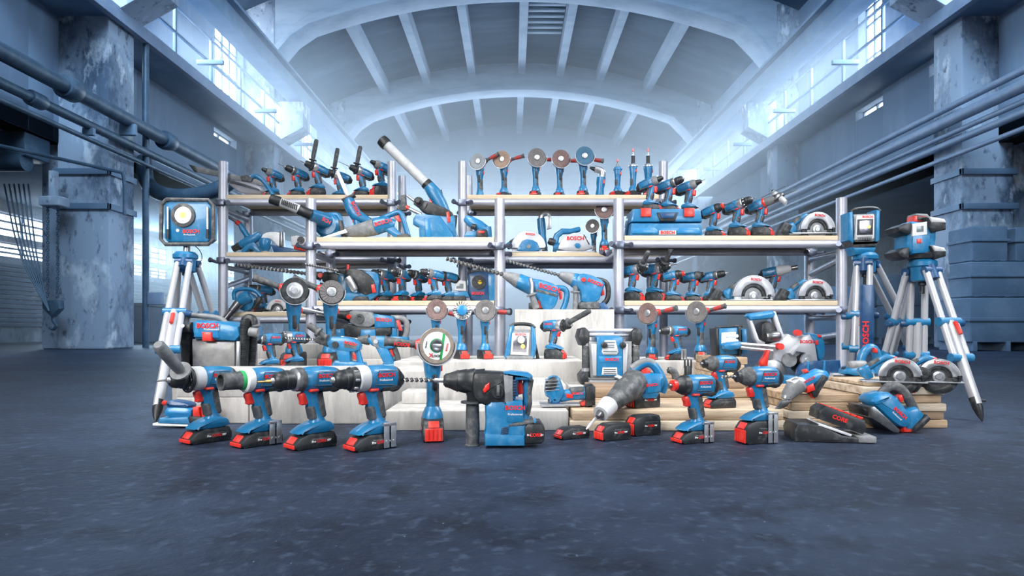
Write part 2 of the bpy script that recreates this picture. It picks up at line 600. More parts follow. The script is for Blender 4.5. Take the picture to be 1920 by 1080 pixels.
for d in (16.3, 23.3):
    n = 28
    xs = [-6.1 + 12.9 * i / n for i in range(n + 1)]
    low = [(x, zl(x) - (0.55 * max(0, (abs(x - HC) - 5.7) / 0.7) if abs(x - HC) > 5.7 else 0)) for x in xs]
    up = [(x, zl(x) + 1.0) for x in xs[::-1]]
    m = MB().ext(low + up, 0.62, 0.02, d + 0.33)
    # raised rim along the soffit
    rim = [(x, z - 0.07) for x, z in low] + [(x, z + 0.16) for x, z in low[::-1]]
    m.ext(rim, 0.78, 0.02, d + 0.33)
    a = struct('arch', m, RIB)
# purlins between the arches and the roof deck over them
for x in (-4.6, -3.1, -1.45, 0.35, 1.75, 3.2, 4.9):
    m = MB()
    z = zl(x) + 0.52
    m.box(x - 0.13, x + 0.13, 9.0, DB, z, z + 0.45, 0.01)
    struct('roof_beam', m, RIB)
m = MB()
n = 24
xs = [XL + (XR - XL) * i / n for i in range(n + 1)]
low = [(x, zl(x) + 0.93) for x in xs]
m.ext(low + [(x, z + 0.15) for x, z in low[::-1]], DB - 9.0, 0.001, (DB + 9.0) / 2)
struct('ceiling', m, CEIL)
# slatted patch of ceiling boards
m = MB()
for i in range(9):
    y = 17.8 + i * 0.36
    m.box(0.5, 1.6, y, y + 0.16, zl(1.0) + 0.86, zl(1.0) + 0.96, 0.005)
o = build('ceiling_boards', m, RIB)
o['kind'] = 'structure'

# crane beams along both sides
for s_, x in ((-1, -5.55), (1, 6.25)):
    m = MB()
    m.box(x - 0.06, x + 0.06, 8.0, DB, 6.15, 6.65, 0.005)
    m.box(x - 0.2, x + 0.2, 8.0, DB, 6.12, 6.18, 0.005)
    m.box(x - 0.2, x + 0.2, 8.0, DB, 6.62, 6.68, 0.005)
    m.box(x - 0.04, x + 0.04, 8.0, DB, 6.68, 6.78, 0.005)
    struct('crane_beam', m, BEAM)

# walkways with railings
for s_, xi, xw in ((-1, -5.95, XL), (1, 6.55, XR)):
    side = 'left' if s_ < 0 else 'right'
    t = thing('walkway', 'steel maintenance walkway with railing high along the %s wall' % side, 'walkway')
    t.location = (xi, 8.0, 5.0)
    x0, x1 = sorted((xi, xw))
    g = lambda mb_: mb_.xf(Matrix.Translation((-xi, -8.0, -5.0)))
    build('deck', g(MB().box(x0, x1, 8.0, 22.8, 5.0, 5.1, 0.005)), BEAM, t)
    build('edge_beam', g(MB().box(xi - 0.05, xi + 0.05, 8.0, 22.8, 4.95, 5.16, 0.005)), PIPEL, t)
    for i in range(11):
        y = 8.6 + i * 1.35
        build('railing_post', g(MB().box(xi - 0.025, xi + 0.025, y - 0.025, y + 0.025, 5.1, 6.05, 0.003)), BEAM, t)
    for z in (5.55, 6.02):
        build('railing_bar', g(MB().box(xi - 0.02, xi + 0.02, 8.0, 22.8, z - 0.02, z + 0.02, 0.003)), BEAM, t)
    for i in range(5):
        y = 9.4 + i * 2.7
        build('bracket', g(MB().box(min(xi, xi - s_ * 0.5), max(xi, xi - s_ * 0.5), y - 0.04, y + 0.04, 5.3, 5.38, 0.004)), BEAM, t)

# pipes
def pipe(name, label, x, z, r, y0, y1, m, collars=(), hang=()):
    q = MB().tube([(x, y0, z), (x, y1, z + 0.02)], r, 14)
    o = build(name, q, m)
    tag(o, label, 'pipe')
    for y in collars:
        build('pipe_collar', MB().lathe([(-0.12, r * 1.35), (-0.1, r * 1.5), (0.1, r * 1.5), (0.12, r * 1.35)], (x, y, z), (0, 1, 0), 16), m, o)
    for y in hang:
        build('pipe_bracket', MB().box(x - r * 1.2, x + r * 1.2, y - 0.03, y + 0.03, z - r * 2.2, z - r * 0.6, 0.004), BEAM, o)
    return o


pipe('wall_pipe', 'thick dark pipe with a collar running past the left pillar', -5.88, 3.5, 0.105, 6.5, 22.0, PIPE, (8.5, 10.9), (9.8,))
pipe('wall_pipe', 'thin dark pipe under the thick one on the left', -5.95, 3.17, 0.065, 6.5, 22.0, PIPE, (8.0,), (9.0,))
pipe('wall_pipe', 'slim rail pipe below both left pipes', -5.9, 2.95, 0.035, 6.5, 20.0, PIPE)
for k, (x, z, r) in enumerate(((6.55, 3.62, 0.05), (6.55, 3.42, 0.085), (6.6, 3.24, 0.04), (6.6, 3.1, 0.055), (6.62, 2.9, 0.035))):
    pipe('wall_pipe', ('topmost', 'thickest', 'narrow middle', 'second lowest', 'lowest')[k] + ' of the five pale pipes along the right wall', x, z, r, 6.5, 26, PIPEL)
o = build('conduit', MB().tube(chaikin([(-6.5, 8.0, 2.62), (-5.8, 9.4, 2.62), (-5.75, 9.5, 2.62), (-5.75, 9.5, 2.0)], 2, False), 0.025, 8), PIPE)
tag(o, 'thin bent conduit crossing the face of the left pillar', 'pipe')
o = build('air_duct', MB().tube(chaikin([(-6.83, 11.9, 3.3), (-6.55, 11.4, 3.32), (-6.5, 11.3, 3.2), P(274, 345, 11.2), P(300, 365, 11.1), P(350, 370, 11.0), P(410, 356, 10.9), P(440, 335, 10.9)], 3, False), 0.13, 16), PIPE)
tag(o, 'dark curved air duct hanging under the left gallery', 'duct')
o = build('wall_pipe', MB().tube([(-5.98, 10.45, 0), (-5.98, 10.45, 5.0)], 0.05, 12), PIPE)
tag(o, 'vertical dark pipe standing behind the left pillar edge', 'pipe')
build('junction_box', MB().box(-5.93, -5.7, 10.4, 10.5, 0.7, 0.9, 0.01), PIPEL, o)
o = build('valve_wheel', MB().torus((-7.6, 9.6, 2.9), (0.3, 1, 0), 0.14, 0.02).tube([(-7.74, 9.6, 2.9), (-7.46, 9.6, 2.9)], 0.012).tube([(-7.6, 9.6, 2.76), (-7.6, 9.6, 3.04)], 0.012).tube([(-7.6, 9.6, 2.9), (-7.6, 9.9, 2.9)], 0.03), PIPE)
tag(o, 'round valve handwheel in the shade left of the pillar', 'valve')
# dark machinery housing hung under the left gallery
m = MB()
m.box(-8.4, -6.85, 9.0, 9.5, 2.75, 3.09, 0.02)
m.box(-8.9, -7.9, 8.9, 9.6, 2.55, 2.95, 0.02)
m.lathe([(-0.3, 0.13), (0.3, 0.13)], (-7.2, 9.1, 2.68), (1, 0, 0))
o = build('hoist_motor', m, PIPE)
tag(o, 'dark hoist motor housing under the left gallery slab', 'hoist')
# chain hoist with hook block
t = thing('chain_hoist', 'chain hoist with a hook block hanging left of the left pillar', 'hoist')
t.location = (-6.66, 9.3, 0)
build('trolley', MB().box(-0.14, 0.16, -0.12, 0.12, 2.08, 2.22, 0.02).box(-0.04, 0.04, -0.05, 0.05, 2.2, 2.6, 0.005), HALL, t)
for k, x in ((0, -0.085), (1, 0.06)):
    m = MB()
    for i in range(26):
        z = 2.08 - i * 0.052
        ax = (1, 0, 0) if i % 2 else (0, 1, 0)
        m.torus((x, 0, z), ax, 0.019, 0.0075, 10, 6)
    build('chain', m, PIPE, t)
build('hook_block', MB().ext([(-0.13, 0.72), (0.11, 0.72), (0.12, 0.6), (0.0, 0.48), (-0.12, 0.6)], 0.12, 0.01), PIPE, t)
build('hook', MB().tube(chaikin([(-0.01, 0, 0.48), (-0.01, 0, 0.42), (0.05, 0, 0.36), (0.0, 0, 0.29), (-0.06, 0, 0.33)], 2, False), 0.022, 8), PIPE, t)
# slack cables
for i in range(6):
    a = P(8 + i * 9, 345, 9.4)
    b = P(92, 583, 9.2)
    c = a.lerp(b, 0.55)
    c.x -= 0.16 - 0.02 * i
    e2 = a.lerp(b, 0.9)
    e2.z -= 0.08
    o = build('slack_cable', MB().tube(chaikin([a, c, e2, b], 3, False), 0.011, 6), PIPE)
    tag(o, 'thin slack cable drooping towards the hook block at the left', 'cable', 'slack cables by the chain hoist')

# machinery and pallets by the right pillar
CR = [(6.3, 9.0, 1.0, 0.7, 0.75, 0.0), (7.4, 9.0, 0.9, 0.75, 0.7, 0.0), (6.35, 9.05, 0.95, 0.45, 0.5, 0.75), (7.35, 9.05, 0.95, 0.42, 0.5, 0.75),
      (6.4, 9.1, 0.5, 0.5, 0.5, 1.25), (7.0, 9.1, 0.6, 0.5, 0.48, 1.25), (5.75, 12.6, 1.4, 0.8, 1.15, 0.0), (7.3, 12.8, 1.2, 0.8, 1.4, 0.0)]
for i, (x, y, wx, dy, hz, z) in enumerate(CR):
    y -= 0.2 if y < 10 else 0
    m = MB()
    leg = 0.12 if z == 0 else 0
    m.box(x, x + wx, y, y + dy, z + leg, z + hz - 0.01, 0.02)
    for a in (x + 0.04, x + wx / 2, x + wx - 0.1):
        m.box(a, a + 0.06, y, y + dy, z, z + leg + 0.02, 0.004)
    m.box(x - 0.02, x + wx + 0.02, y - 0.02, y + dy, z + hz * 0.55, z + hz * 0.62, 0.005)
    o = build('storage_crate', m, CRATE)
    tag(o, ('wide dusty crate on the floor before the right pillar', 'dusty crate on the floor at the right picture edge', 'flat crate stacked on the wide one at the right pillar',
            'flat crate stacked second up at the right picture edge', 'small top crate against the right pillar', 'larger top crate of the right stack',
            'dark machine cabinet far behind the right tripod', 'tall dark cabinet deep in the right aisle')[i], 'crate', 'crates by the right pillar')
# low plinths and a bench along the left aisle
for i, (x, y, wx, hz) in enumerate(((-9.6, 14.0, 1.6, 0.8), (-8.2, 18.0, 2.4, 0.7), (-7.0, 22.0, 3.0, 0.9), (3.4, 19.0, 3.0, 0.8), (3.2, 25.0, 3.6, 1.0))):
    m = MB().box(x, x + wx, y, y + 0.8, 0.0, hz, 0.02).box(x - 0.05, x + wx + 0.05, y - 0.05, y + 0.85, hz, hz + 0.07, 0.01)
    o = build('machine_bench', m, CRATE)
    tag(o, ('bench deep in the left aisle under the bright windows', 'bench behind the left tripod in the haze', 'long bench far behind the left shelf',
            'bench far behind the right shelf', 'farthest bench near the end wall on the right')[i], 'bench')
# shuttered roller doors low on the outer left wall
for i, (y0, y1) in enumerate(((13.3, 17.2), (18.2, 21.6), (22.6, 26.4))):
    m = MB()
    for k in range(14):
        m.box(AL, AL + 0.06, y0, y1, 0.35 + k * 0.1, 0.35 + k * 0.1 + 0.07, 0.008)
    o = build('door_%d' % (i + 1), m, CRATE)
    o['kind'] = 'structure'

# haze filling the hall behind the shelves
hz = MB().box(-11.0, 11.4, 11.2, DB - 0.02, 0.002, 6.0, 0.001)
hm = bpy.data.materials.new('hall_haze')
hm.use_nodes = True
hn = hm.node_tree
hn.nodes.remove(hn.nodes['Principled BSDF'])
vsn = hn.nodes.new('ShaderNodeVolumeScatter')
vsn.inputs['Color'].default_value = (0.92, 0.96, 1.0, 1)
vsn.inputs['Density'].default_value = 0.07
vsn.inputs['Anisotropy'].default_value = 0.25
hn.links.new(vsn.outputs[0], hn.nodes['Material Output'].inputs['Volume'])
o = fixn(build('haze', hz, hm))
o['kind'] = 'structure'
o['label'] = 'bluish haze hanging in the hall'
o['category'] = 'haze'
# ================================================================== scaffold shelves
RT = 0.033


def scaffold(label, posts, d0, d1, shelves, xa, xb, rails=()):
    """posts: (x, d, top); shelves: heights of the board tops"""
    t = thing('scaffold_frame', label, 'scaffold')
    x0 = xa
    t.location = (x0, d0, 0)
    g = lambda mb_: mb_.xf(Matrix.Translation((-x0, -d0, 0)))
    for x, d, top in posts:
        build('post', g(MB().tube([(x, d, 0.0), (x, d, top)], RT, 18)), POST, t)
    for h in shelves:
        zt = h - 0.056
        for d in (d0 - 0.012, d1 - 0.03):
            build('crossbar', g(MB().tube([(xa + 0.02, d, zt), (xb - 0.02, d, zt)], 0.025, 14)), POST, t)
        for x in (xa, xb):
            build('side_bar', g(MB().tube([(x, d0, zt - 0.05), (x, d1, zt - 0.05)], 0.02, 12)), POST, t)
            for d in (d0, d1):
                q = MB().box(x - 0.03, x + 0.03, d - 0.052, d - 0.02, zt - 0.03, zt + 0.018, 0.008)
                q.torus((x, d, zt - 0.01), (0, 0, 1), 0.035, 0.009, 16, 6)
                q.lathe([(0, 0.012), (0.05, 0.012), (0.05, 0.018), (0.065, 0.018)], (x - 0.025, d - 0.035, zt - 0.02), (-0.5, -0.7, 0.2), 8)
                q.lathe([(0, 0.012), (0.05, 0.012), (0.05, 0.018), (0.065, 0.018)], (x + 0.025, d - 0.035, zt - 0.005), (0.6, -0.6, -0.1), 8)
                build('clamp', g(q), CLAMP, t)
    for a, b in rails:
        build('brace', g(MB().tube([a, b], 0.02, 12)), POST, t)
    return t


D0R, D1R = 4.72, 5.17       # rear row of frames
D0F, D1F = 4.14, 4.59       # front row of frames
scaffold('left rear scaffold frame with three shelf levels', [(-2.13, D0R, 1.545), (-0.885, D0R, 1.545), (-2.13, D1R, 1.24), (-0.885, D1R, 1.545)],
         D0R, D1R, (1.30, 0.877, 0.4376), -2.13, -0.885, [((-2.13, D0R, 0.62), (-2.13, D1R, 0.72))])
scaffold('centre rear scaffold frame behind the concrete blocks', [(-0.365, D0R, 1.545), (1.115, D0R, 1.545), (-0.35, D1R, 1.545), (1.115, D1R, 1.3)],
         D0R, D1R, (1.30, 0.877), -0.365, 1.115)
scaffold('left front scaffold frame with two shelf levels', [(-1.30, D0F, 1.154), (-0.08, D0F, 1.154), (-1.30, D1F, 0.9), (-0.08, D1F, 1.1)],
         D0F, D1F, (0.908, 0.496), -1.30, -0.08)
scaffold('right front scaffold frame with two shelf levels', [(0.69, D0F, 1.154), (2.132, D0F, 1.16), (0.755, D1F, 1.1), (2.132, D1F, 0.9)],
         D0F, D1F, (0.916, 0.496), 0.69, 2.132, [((2.132, D0F, 0.77), (2.132, D1F, 0.70)), ((2.132, D0F, 0.28), (2.132, D1F, 0.24))])

for nm, xa, xb, d0, d1, h in (('top board of the left rear shelf', -2.1, -0.91, D0R, D1R, 1.30), ('middle board of the left rear shelf', -2.1, -0.91, D0R, D1R, 0.877),
                              ('lowest board of the left rear shelf', -2.1, -0.91, D0R, D1R, 0.4376), ('top board under the row of angle grinders', -0.33, 1.08, D0R, D1R, 1.30),
                              ('lower centre board under the plunge saws', -0.33, 1.08, D0R, D1R, 0.877), ('upper board of the left front shelf', -1.26, -0.115, D0F, D1F, 0.906),
                              ('lower board of the left front shelf', -1.26, -0.115, D0F, D1F, 0.496), ('upper board of the right front shelf under the toolbox', 0.725, 2.1, D0F, D1F, 0.916),
                              ('lower board of the right front shelf', 0.725, 2.1, D0F, D1F, 0.496)):
    o = build('shelf_board', MB().box(xa, xb, d0 - 0.015, d1, h - 0.03, h, 0.003), PLY)
    tag(o, 'plywood ' + nm, 'shelf board', 'scaffold shelf boards')

# ================================================================== concrete blocks
def block(label, pxa, pxb, d, depth, z0, z1, xr=None):
    x0, x1 = X(pxa, d), X(pxb, d)
    o = build('concrete_block', MB().box(0, x1 - x0, 0, depth, 0, z1 - z0, 0.005), CONC)
    o.location = (x0, d, z0)
    tag(o, label, 'block', 'concrete blocks')
    return o


block('lower grey block at the left front below the first drill', 330, 466, 2.14, 0.22, 0, 0.088)
block('upper grey block at the left front behind the first drill', 330, 466, 2.142, 0.216, 0.088, 0.18)
block('wide smooth pale block behind the three left drills', 467, 716, 2.13, 0.2, 0, 0.183)
block('platform block under the vacuum cleaner', 322, 496, 2.43, 0.31, 0, 0.137)
block('long platform block under the small hammer drills', 501, 722, 2.95, 0.75, 0, 0.105)
block('lower wall block behind the small hammer drills', 470, 782, 3.76, 0.3, 0, 0.14)
block('upper wall block behind the small hammer drills', 474, 770, 3.765, 0.29, 0.14, 0.225)
block('low front step in front of the large rotary hammer', 722, 1066, 1.99, 0.3, 0, 0.063)
block('second step between the white pier and the jigsaw', 800, 1062, 2.36, 0.34, 0, 0.112)
block('bright upright block beside the X-lock grinder', 722, 800, 2.45, 0.4, 0, 0.155)
block('small block lying on the front step', 753, 800, 2.16, 0.12, 0.063, 0.105)
block('long platform block under the two battery grinders and lamp', 738, 1098, 3.0, 0.62, 0, 0.163)
block('tall block carrying the two big rotary hammers', 965, 1152, 3.66, 0.3, 0, 0.427)
block('square block right of the radio under the cutting grinder', 1196, 1345, 3.0, 0.5, 0, 0.163)
block('low base block under the radio', 1066, 1215, 2.78, 0.2, 0, 0.07)

# ================================================================== sawn timber
PW = ['pale', 'warm', 'bleached', 'brown']
rnd = random.Random(5)
PLK = []


def plank(pxa, pxb, d, depth, z0, z1, label):
    x0, x1 = X(pxa, d), X(pxb, d)
    m = MB().box(0, x1 - x0, 0, depth, 0.0008, z1 - z0 - 0.0008, 0.003)
    o = build('timber_plank', m, rnd.choice(WOODS))
    o.location = (x0, d, z0)
    o.rotation_euler = (0, 0, R(rnd.uniform(-0.35, 0.35)))
    tag(o, label, 'plank', 'sawn timber planks')
    PLK.append(o)


T = 0.0325
for i, (a, b) in enumerate(((1068, 1474), (1074, 1470))):
    plank(a, b, 1.985 + i * 0.006, 0.3, i * T, (i + 1) * T, ('bottom' if i == 0 else 'second') + ' long front plank under the impact drivers')
for i, (a, b) in enumerate(((1106, 1290), (1100, 1286), (1114, 1292), (1240, 1396))):
    plank(a, b, 2.32 + i * 0.01, 0.3, 0.0 + i * T, (i + 1) * T, ('lowest', 'second', 'third', 'topmost')[i] + ' plank of the pile under the reciprocating saw')
for i, (a, b) in enumerate(((1296, 1414), (1300, 1408), (1292, 1412))):
    plank(a, b, 2.32 + i * 0.008, 0.3, i * T, (i + 1) * T, ('lowest', 'second', 'third')[i] + ' plank of the pile behind the right impact drivers')
for i, (a, b) in enumerate(((1290, 1575), (1296, 1580), (1330, 1400), (1334, 1404), (1332, 1396), (1336, 1402))):
    plank(a, b, 2.72 + i * 0.006, 0.25, i * T, (i + 1) * T, ('lowest', 'second', 'third', 'fourth', 'fifth', 'topmost')[i] + ' plank of the rear pile beside the mitre saw')
for i, (a, b) in enumerate(((1482, 1604), (1478, 1600), (1484, 1612), (1480, 1612))):
    plank(a, b, 2.06 + i * 0.004, 0.4, i * 0.0265, (i + 1) * 0.0265, ('lowest', 'second', 'third', 'topmost')[i] + ' plank of the pile behind the battery charger')
for i, (a, b) in enumerate(((1618, 1778), (1620, 1770), (1616, 1775), (1622, 1765), (1618, 1772))):
    plank(a, b, 2.04 + (i % 2) * 0.008, 0.42, i * 0.0265, (i + 1) * 0.0265, ('lowest', 'second', 'third', 'fourth', 'topmost')[i] + ' plank of the right pile under the circular saws')
for i, (a, b) in enumerate(((1622, 1690), (1700, 1762))):
    plank(a, b, 2.06, 0.25, 0.1325, 0.1455, ('short offcut', 'thin offcut')[i] + ' on top of the right timber pile')
# ================================================================== tool builders (local frame: x = nose, z = up, origin on the support)
def dup(root, label=None, group=None):
    def rec(o, parent):
        c = o.copy()
        COL.objects.link(c)
        c.parent = parent
        for ch in list(o.children):
            rec(ch, c)
        return c
    r = rec(root, None)
    if label:
        r['label'] = label
    return r


PROTO = {}


def get(fn, **kw):
    key = (fn.__name__, repr(sorted((k, getattr(v, 'name', v)) for k, v in kw.items())))
    if key not in PROTO:
        PROTO[key] = fn(**kw)
        return PROTO[key]
    return dup(PROTO[key])


def put(o, label, cat, px, d, h, yaw=0.0, s=1.0, group=None, pitch=0.0, roll=0.0):
    o.location = (X(px, d), d, h)
    o.rotation_euler = (R(roll), R(pitch), R(yaw))
    o.scale = (s, s, s)
    return tag(o, label, cat, group)


BZ = {'slim': 0.042, 'std': 0.062, 'big': 0.08}


def battery(root, kind='slim', M=None, txt=True, name='battery', body=BLACK):
    M = M or Matrix.Identity(4)
    h = BZ[kind]
    f0 = {'slim': 0.016, 'std': 0.034, 'big': 0.05}[kind]
    poly = [(-0.058, 0), (0.06, 0), (0.068, 0.007), (0.068, f0), (0.052, h - 0.008), (0.03, h), (-0.052, h), (-0.058, h - 0.012)]
    m = MB().ext(poly, 0.074, 0.006)
    # side ridges and end bumper
    m.box(-0.05, 0.02, -0.039, 0.039, h * 0.28, h * 0.72, 0.004)
    m.box(-0.062, -0.05, -0.032, 0.032, 0.004, h * 0.7, 0.004)
    b = build(name, m.xf(M), body, root)
    ang = math.atan2(h - 0.008 - f0, -0.016)
    mx, mz = 0.060, (f0 + h - 0.008) / 2
    ln = math.hypot(h - 0.008 - f0, 0.016) / 2
    q = MB().box(-ln * 0.95, ln * 0.95, -0.019, 0.019, -0.003, 0.003, 0.002).xf(Matrix.Translation((mx, 0, mz)) @ Matrix.Rotation(-ang, 4, 'Y'))
    build('release_button', q.xf(M), RED, b)
    v = MB().box(0.062, 0.0715, -0.031, 0.031, 0.004, f0 - 0.001, 0.002)
    if kind != 'slim':
        for i in range(4):
            yy = -0.021 + i * 0.014
            v.box(0.07, 0.0745, yy - 0.004, yy + 0.004, 0.006, f0 - 0.004, 0.001)
    build('vent_panel', v.xf(M), RED, b)
    if txt:
        for sd, fc in ((-1, '-y'), (1, '+y')):
            sg = -sd
            for tx, dx, mm in (('CORE', 0.004, REDTXT), ('Pro', 0.027, WHITETXT), ('18V', -0.019, WHITETXT)):
                p = M @ Vector((dx * (-1 if sd < 0 else 1) - 0.012, sd * 0.0392, h * 0.5))
                o = lettering(b, tx, 0.0115 if tx == 'CORE' else 0.0085, (0, 0, 0), fc, mm)
                o.matrix_basis = M @ (Matrix.Translation((dx * (-1 if sd < 0 else 1) - 0.012, sd * 0.0392, h * 0.5)) @ o.matrix_basis)
    return b


def aux_handle(root, at, dr, ln=0.11, r=0.016, m=RUBBER, flange=0.03, start=0.03, name='auxiliary_handle', tip=None):
    ax = Vector(dr).normalized()
    q = MB().lathe([(start, r * 0.75), (start + 0.012, r * 0.8), (start + 0.014, flange), (start + 0.02, flange), (start + 0.022, r * 0.9),
                    (start + 0.04, r), (start + ln * 0.8, r * 1.08), (start + ln, r * 1.0), (start + ln + 0.006, r * 0.7)], at, ax, 18)
    o = build(name, q, m, root)
    return o


def drill(bat='slim', nose='keyless', bit=None, aux=None, auxl=0.11, clip=0, body=BLUE, txt=True, prof=True, bits=0.0, auxm=RUBBER, ring=SILVER, tilt=0.0):
    t = thing('cordless_drill')
    zb = BZ[bat]
    zh = zb + 0.150
    m = MB()
    m.loft([(-0.080, zh - 0.005, 2, 0.027, 0.026, 2.8), (-0.062, zh - 0.003, 2, 0.035, 0.032, 2.8), (-0.03, zh - 0.001, 1, 0.037, 0.033, 2.8),
            (0.006, zh, 0, 0.036, 0.0325, 2.5), (0.036, zh + 0.001, 0, 0.032, 0.031, 2.2)], 20)
    m.loft([(0.010, zh - 0.012, -96, 0.030, 0.019), (0.002, zh - 0.05, -99, 0.0235, 0.0175), (-0.008, zh - 0.085, -100, 0.020, 0.0165),
            (-0.015, zb + 0.035, -95, 0.021, 0.019), (-0.014, zb + 0.012, -90, 0.034, 0.03)], 18)
    m.ext(chaikin([(-0.056, zb - 0.001), (0.056, zb - 0.001), (0.05, zb + 0.008), (0.022, zb + 0.024), (-0.02, zb + 0.034), (-0.052, zb + 0.026)], 1), 0.068, 0.008)
    build('housing', m, body, t)
    # dark rear cap and lower band of the motor housing
    q = MB().loft([(-0.09, zh - 0.008, 2, 0.021, 0.02, 2.6), (-0.074, zh - 0.006, 2, 0.0335, 0.0315, 2.8), (-0.066, zh - 0.005, 2, 0.0365, 0.0333, 2.8)], 20)
    q.loft([(-0.07, zh - 0.026, 0, 0.011, 0.0315, 3), (-0.02, zh - 0.029, 0, 0.0085, 0.031, 3)], 16)
    build('rear_cap', q, BLACK, t)
    build('grip', MB().loft([(-0.014, zh - 0.04, -99, 0.0165, 0.0182), (-0.022, zh - 0.08, -100, 0.0155, 0.0178), (-0.027, zb + 0.045, -95, 0.0145, 0.0185)], 16)
          .loft([(0.006, zh - 0.078, -99, 0.012, 0.0176), (-0.002, zb + 0.04, -96, 0.0125, 0.0184)], 14), RUBBER, t)
    build('trigger', MB().ext(chaikin([(0.014, zh - 0.034), (0.040, zh - 0.036), (0.043, zh - 0.046), (0.036, zh - 0.06), (0.037, zh - 0.072), (0.012, zh - 0.07)], 1), 0.022, 0.005), RED, t)
    build('direction_switch', MB().box(-0.006, 0.02, -0.0315, 0.0315, zh - 0.034, zh - 0.026, 0.003), RED, t)
    # side panel lines
    q = MB()
    for sd in (-1, 1):
        q.tube([(-0.058, sd * 0.0328, zh + 0.02), (-0.004, sd * 0.0332, zh + 0.022), (0.008, sd * 0.033, zh - 0.016), (-0.05, sd * 0.0332, zh - 0.018)], 0.0013, 6)
    build('side_trim', q, BLACK, t)
    A = lambda prof_, mm, nm, n=22: build(nm, MB().lathe(prof_, (0, 0, zh + 0.001), (1, 0, 0), n), mm, t)
    tipx = 0.11
    if nose in ('keyless', 'silver'):
        if nose == 'silver':
            A([(0.018, 0.0345), (0.022, 0.0365), (0.046, 0.0365), (0.05, 0.033)], ring, 'gear_collar')
            A([(0.05, 0.033), (0.052, 0.0335), (0.068, 0.032), (0.07, 0.028)], BLACK, 'torque_ring')
            q = MB()
            for i in range(8):
                g = 2 * PI * i / 8
                c, s_ = math.cos(g) * 0.031, math.sin(g) * 0.031
                q.box(0.0535, 0.0665, c - 0.0045, c + 0.0045, zh + s_ - 0.0035, zh + s_ + 0.0035, 0.001)
            build('torque_marks', q, SILVER, t)
        else:
            A([(0.028, 0.0325), (0.034, 0.034), (0.047, 0.0335), (0.05, 0.031)], RUBBER, 'gear_collar')
            A([(0.05, 0.0315), (0.054, 0.032), (0.057, 0.0315), (0.058, 0.029)], SILVER, 'torque_ring')
        A([(0.066 if nose == 'silver' else 0.056, 0.026), (0.072, 0.0275), (0.082, 0.0275), (0.084, 0.025), (0.094, 0.0255), (0.104, 0.023), (0.112, 0.0165), (0.1135, 0.012)], BLACK, 'chuck')
        A([(0.108, 0.010), (0.117, 0.0085), (0.121, 0.006)], SILVER, 'chuck_jaw')
        tipx = 0.118
    elif nose in ('impact', 'impact_red'):
        A([(0.026, 0.0335), (0.034, 0.0345), (0.04, 0.033), (0.044, 0.0335), (0.05, 0.031), (0.066, 0.023), (0.07, 0.019)], RUBBER if nose == 'impact' else BLACK, 'hammer_case')
        A([(0.068, 0.018), (0.072, 0.0195), (0.084, 0.019), (0.087, 0.012)], BLACK if nose == 'impact' else RED, 'bit_collar')
        A([(0.082, 0.008), (0.097, 0.0075)], STEEL, 'bit_holder')
        tipx = 0.095
    elif nose == 'long':
        A([(0.026, 0.034), (0.034, 0.0365), (0.06, 0.036), (0.07, 0.03), (0.105, 0.027), (0.118, 0.020)], LGREY, 'hammer_case')
        A([(0.116, 0.013), (0.122, 0.013), (0.124, 0.016), (0.16, 0.016)], STEEL, 'socket')
        tipx = 0.155
    elif nose == 'screw':
        A([(0.026, 0.033), (0.034, 0.034), (0.05, 0.03), (0.062, 0.022)], GREY, 'gear_collar')
        A([(0.06, 0.02), (0.095, 0.013), (0.098, 0.009)], BLACK, 'depth_stop')
        tipx = 0.096
    elif nose == 'pipe':
        A([(0.022, 0.034), (0.028, 0.0365), (0.042, 0.0365), (0.046, 0.033)], WHITE, 'gear_collar')
        A([(0.046, 0.028), (0.052, 0.029), (0.056, 0.027)], GREENTXT, 'green_ring')
        A([(0.055, 0.0265), (0.1, 0.0245), (0.104, 0.026), (0.112, 0.026), (0.112, 0.020), (0.09, 0.018)], RUBBER, 'bit_sleeve')
        tipx = 0.09
    elif nose == 'angle':
        A([(0.026, 0.033), (0.03, 0.034), (0.038, 0.034), (0.042, 0.030)], RED, 'locking_ring')
        A([(0.04, 0.027), (0.05, 0.029), (0.1, 0.027), (0.125, 0.024)], GREY, 'attachment_body')
        q = MB().lathe([(-0.05, 0.014), (-0.02, 0.018), (0.02, 0.018), (0.06, 0.012)], (0.13, -0.004, zh + 0.004), (0.55, -0.1, -0.85), 16)
        build('attachment_handle', q, LGREY, t)
        build('attachment_head', MB().loft([(0.1, zh, 0, 0.027, 0.026), (0.14, zh + 0.004, 0, 0.026, 0.026), (0.158, zh + 0.006, 0, 0.014, 0.016)], 16), STEEL, t)
        build('attachment_clamp', MB().box(0.098, 0.112, -0.008, 0.008, zh + 0.025, zh + 0.062, 0.003), BLACK, t)
        build('depth_rod', MB().tube([(0.03, -0.02, zh + 0.036), (0.19, -0.02, zh + 0.047)], 0.0022, 8), STEEL, t)
        tipx = 0.155
    if bit:
        z = zh + 0.001
        if bit[0] == 'plain':
            build('drill_bit', MB().lathe([(tipx - 0.01, 0.003), (tipx + bit[1] * 0.9, 0.0028), (tipx + bit[1], 0.0006)], (0, 0, z), (1, 0, 0), 8), BIT, t)
        elif bit[0] == 'brass':
            build('drill_bit', MB().lathe([(tipx - 0.01, 0.006), (tipx + bit[1] * 0.4, 0.006), (tipx + bit[1] * 0.45, 0.0035), (tipx + bit[1], 0.003)], (0, 0, z), (1, 0, 0), 8), BRASS, t)
        else:
            build('drill_bit', MB().twist((tipx - 0.01, 0, z), (tipx + bit[1], 0, z), bit[2], bit[3] if len(bit) > 3 else 0.03), BIT, t)
    if aux:
        m = MB().torus((0.06, 0, zh), (1, 0, 0), 0.035, 0.006, 22, 8)
        a = aux_handle(t, (0.06, 0, zh), aux, auxl, m=auxm)
        build('handle_clamp', m, BLACK, a)
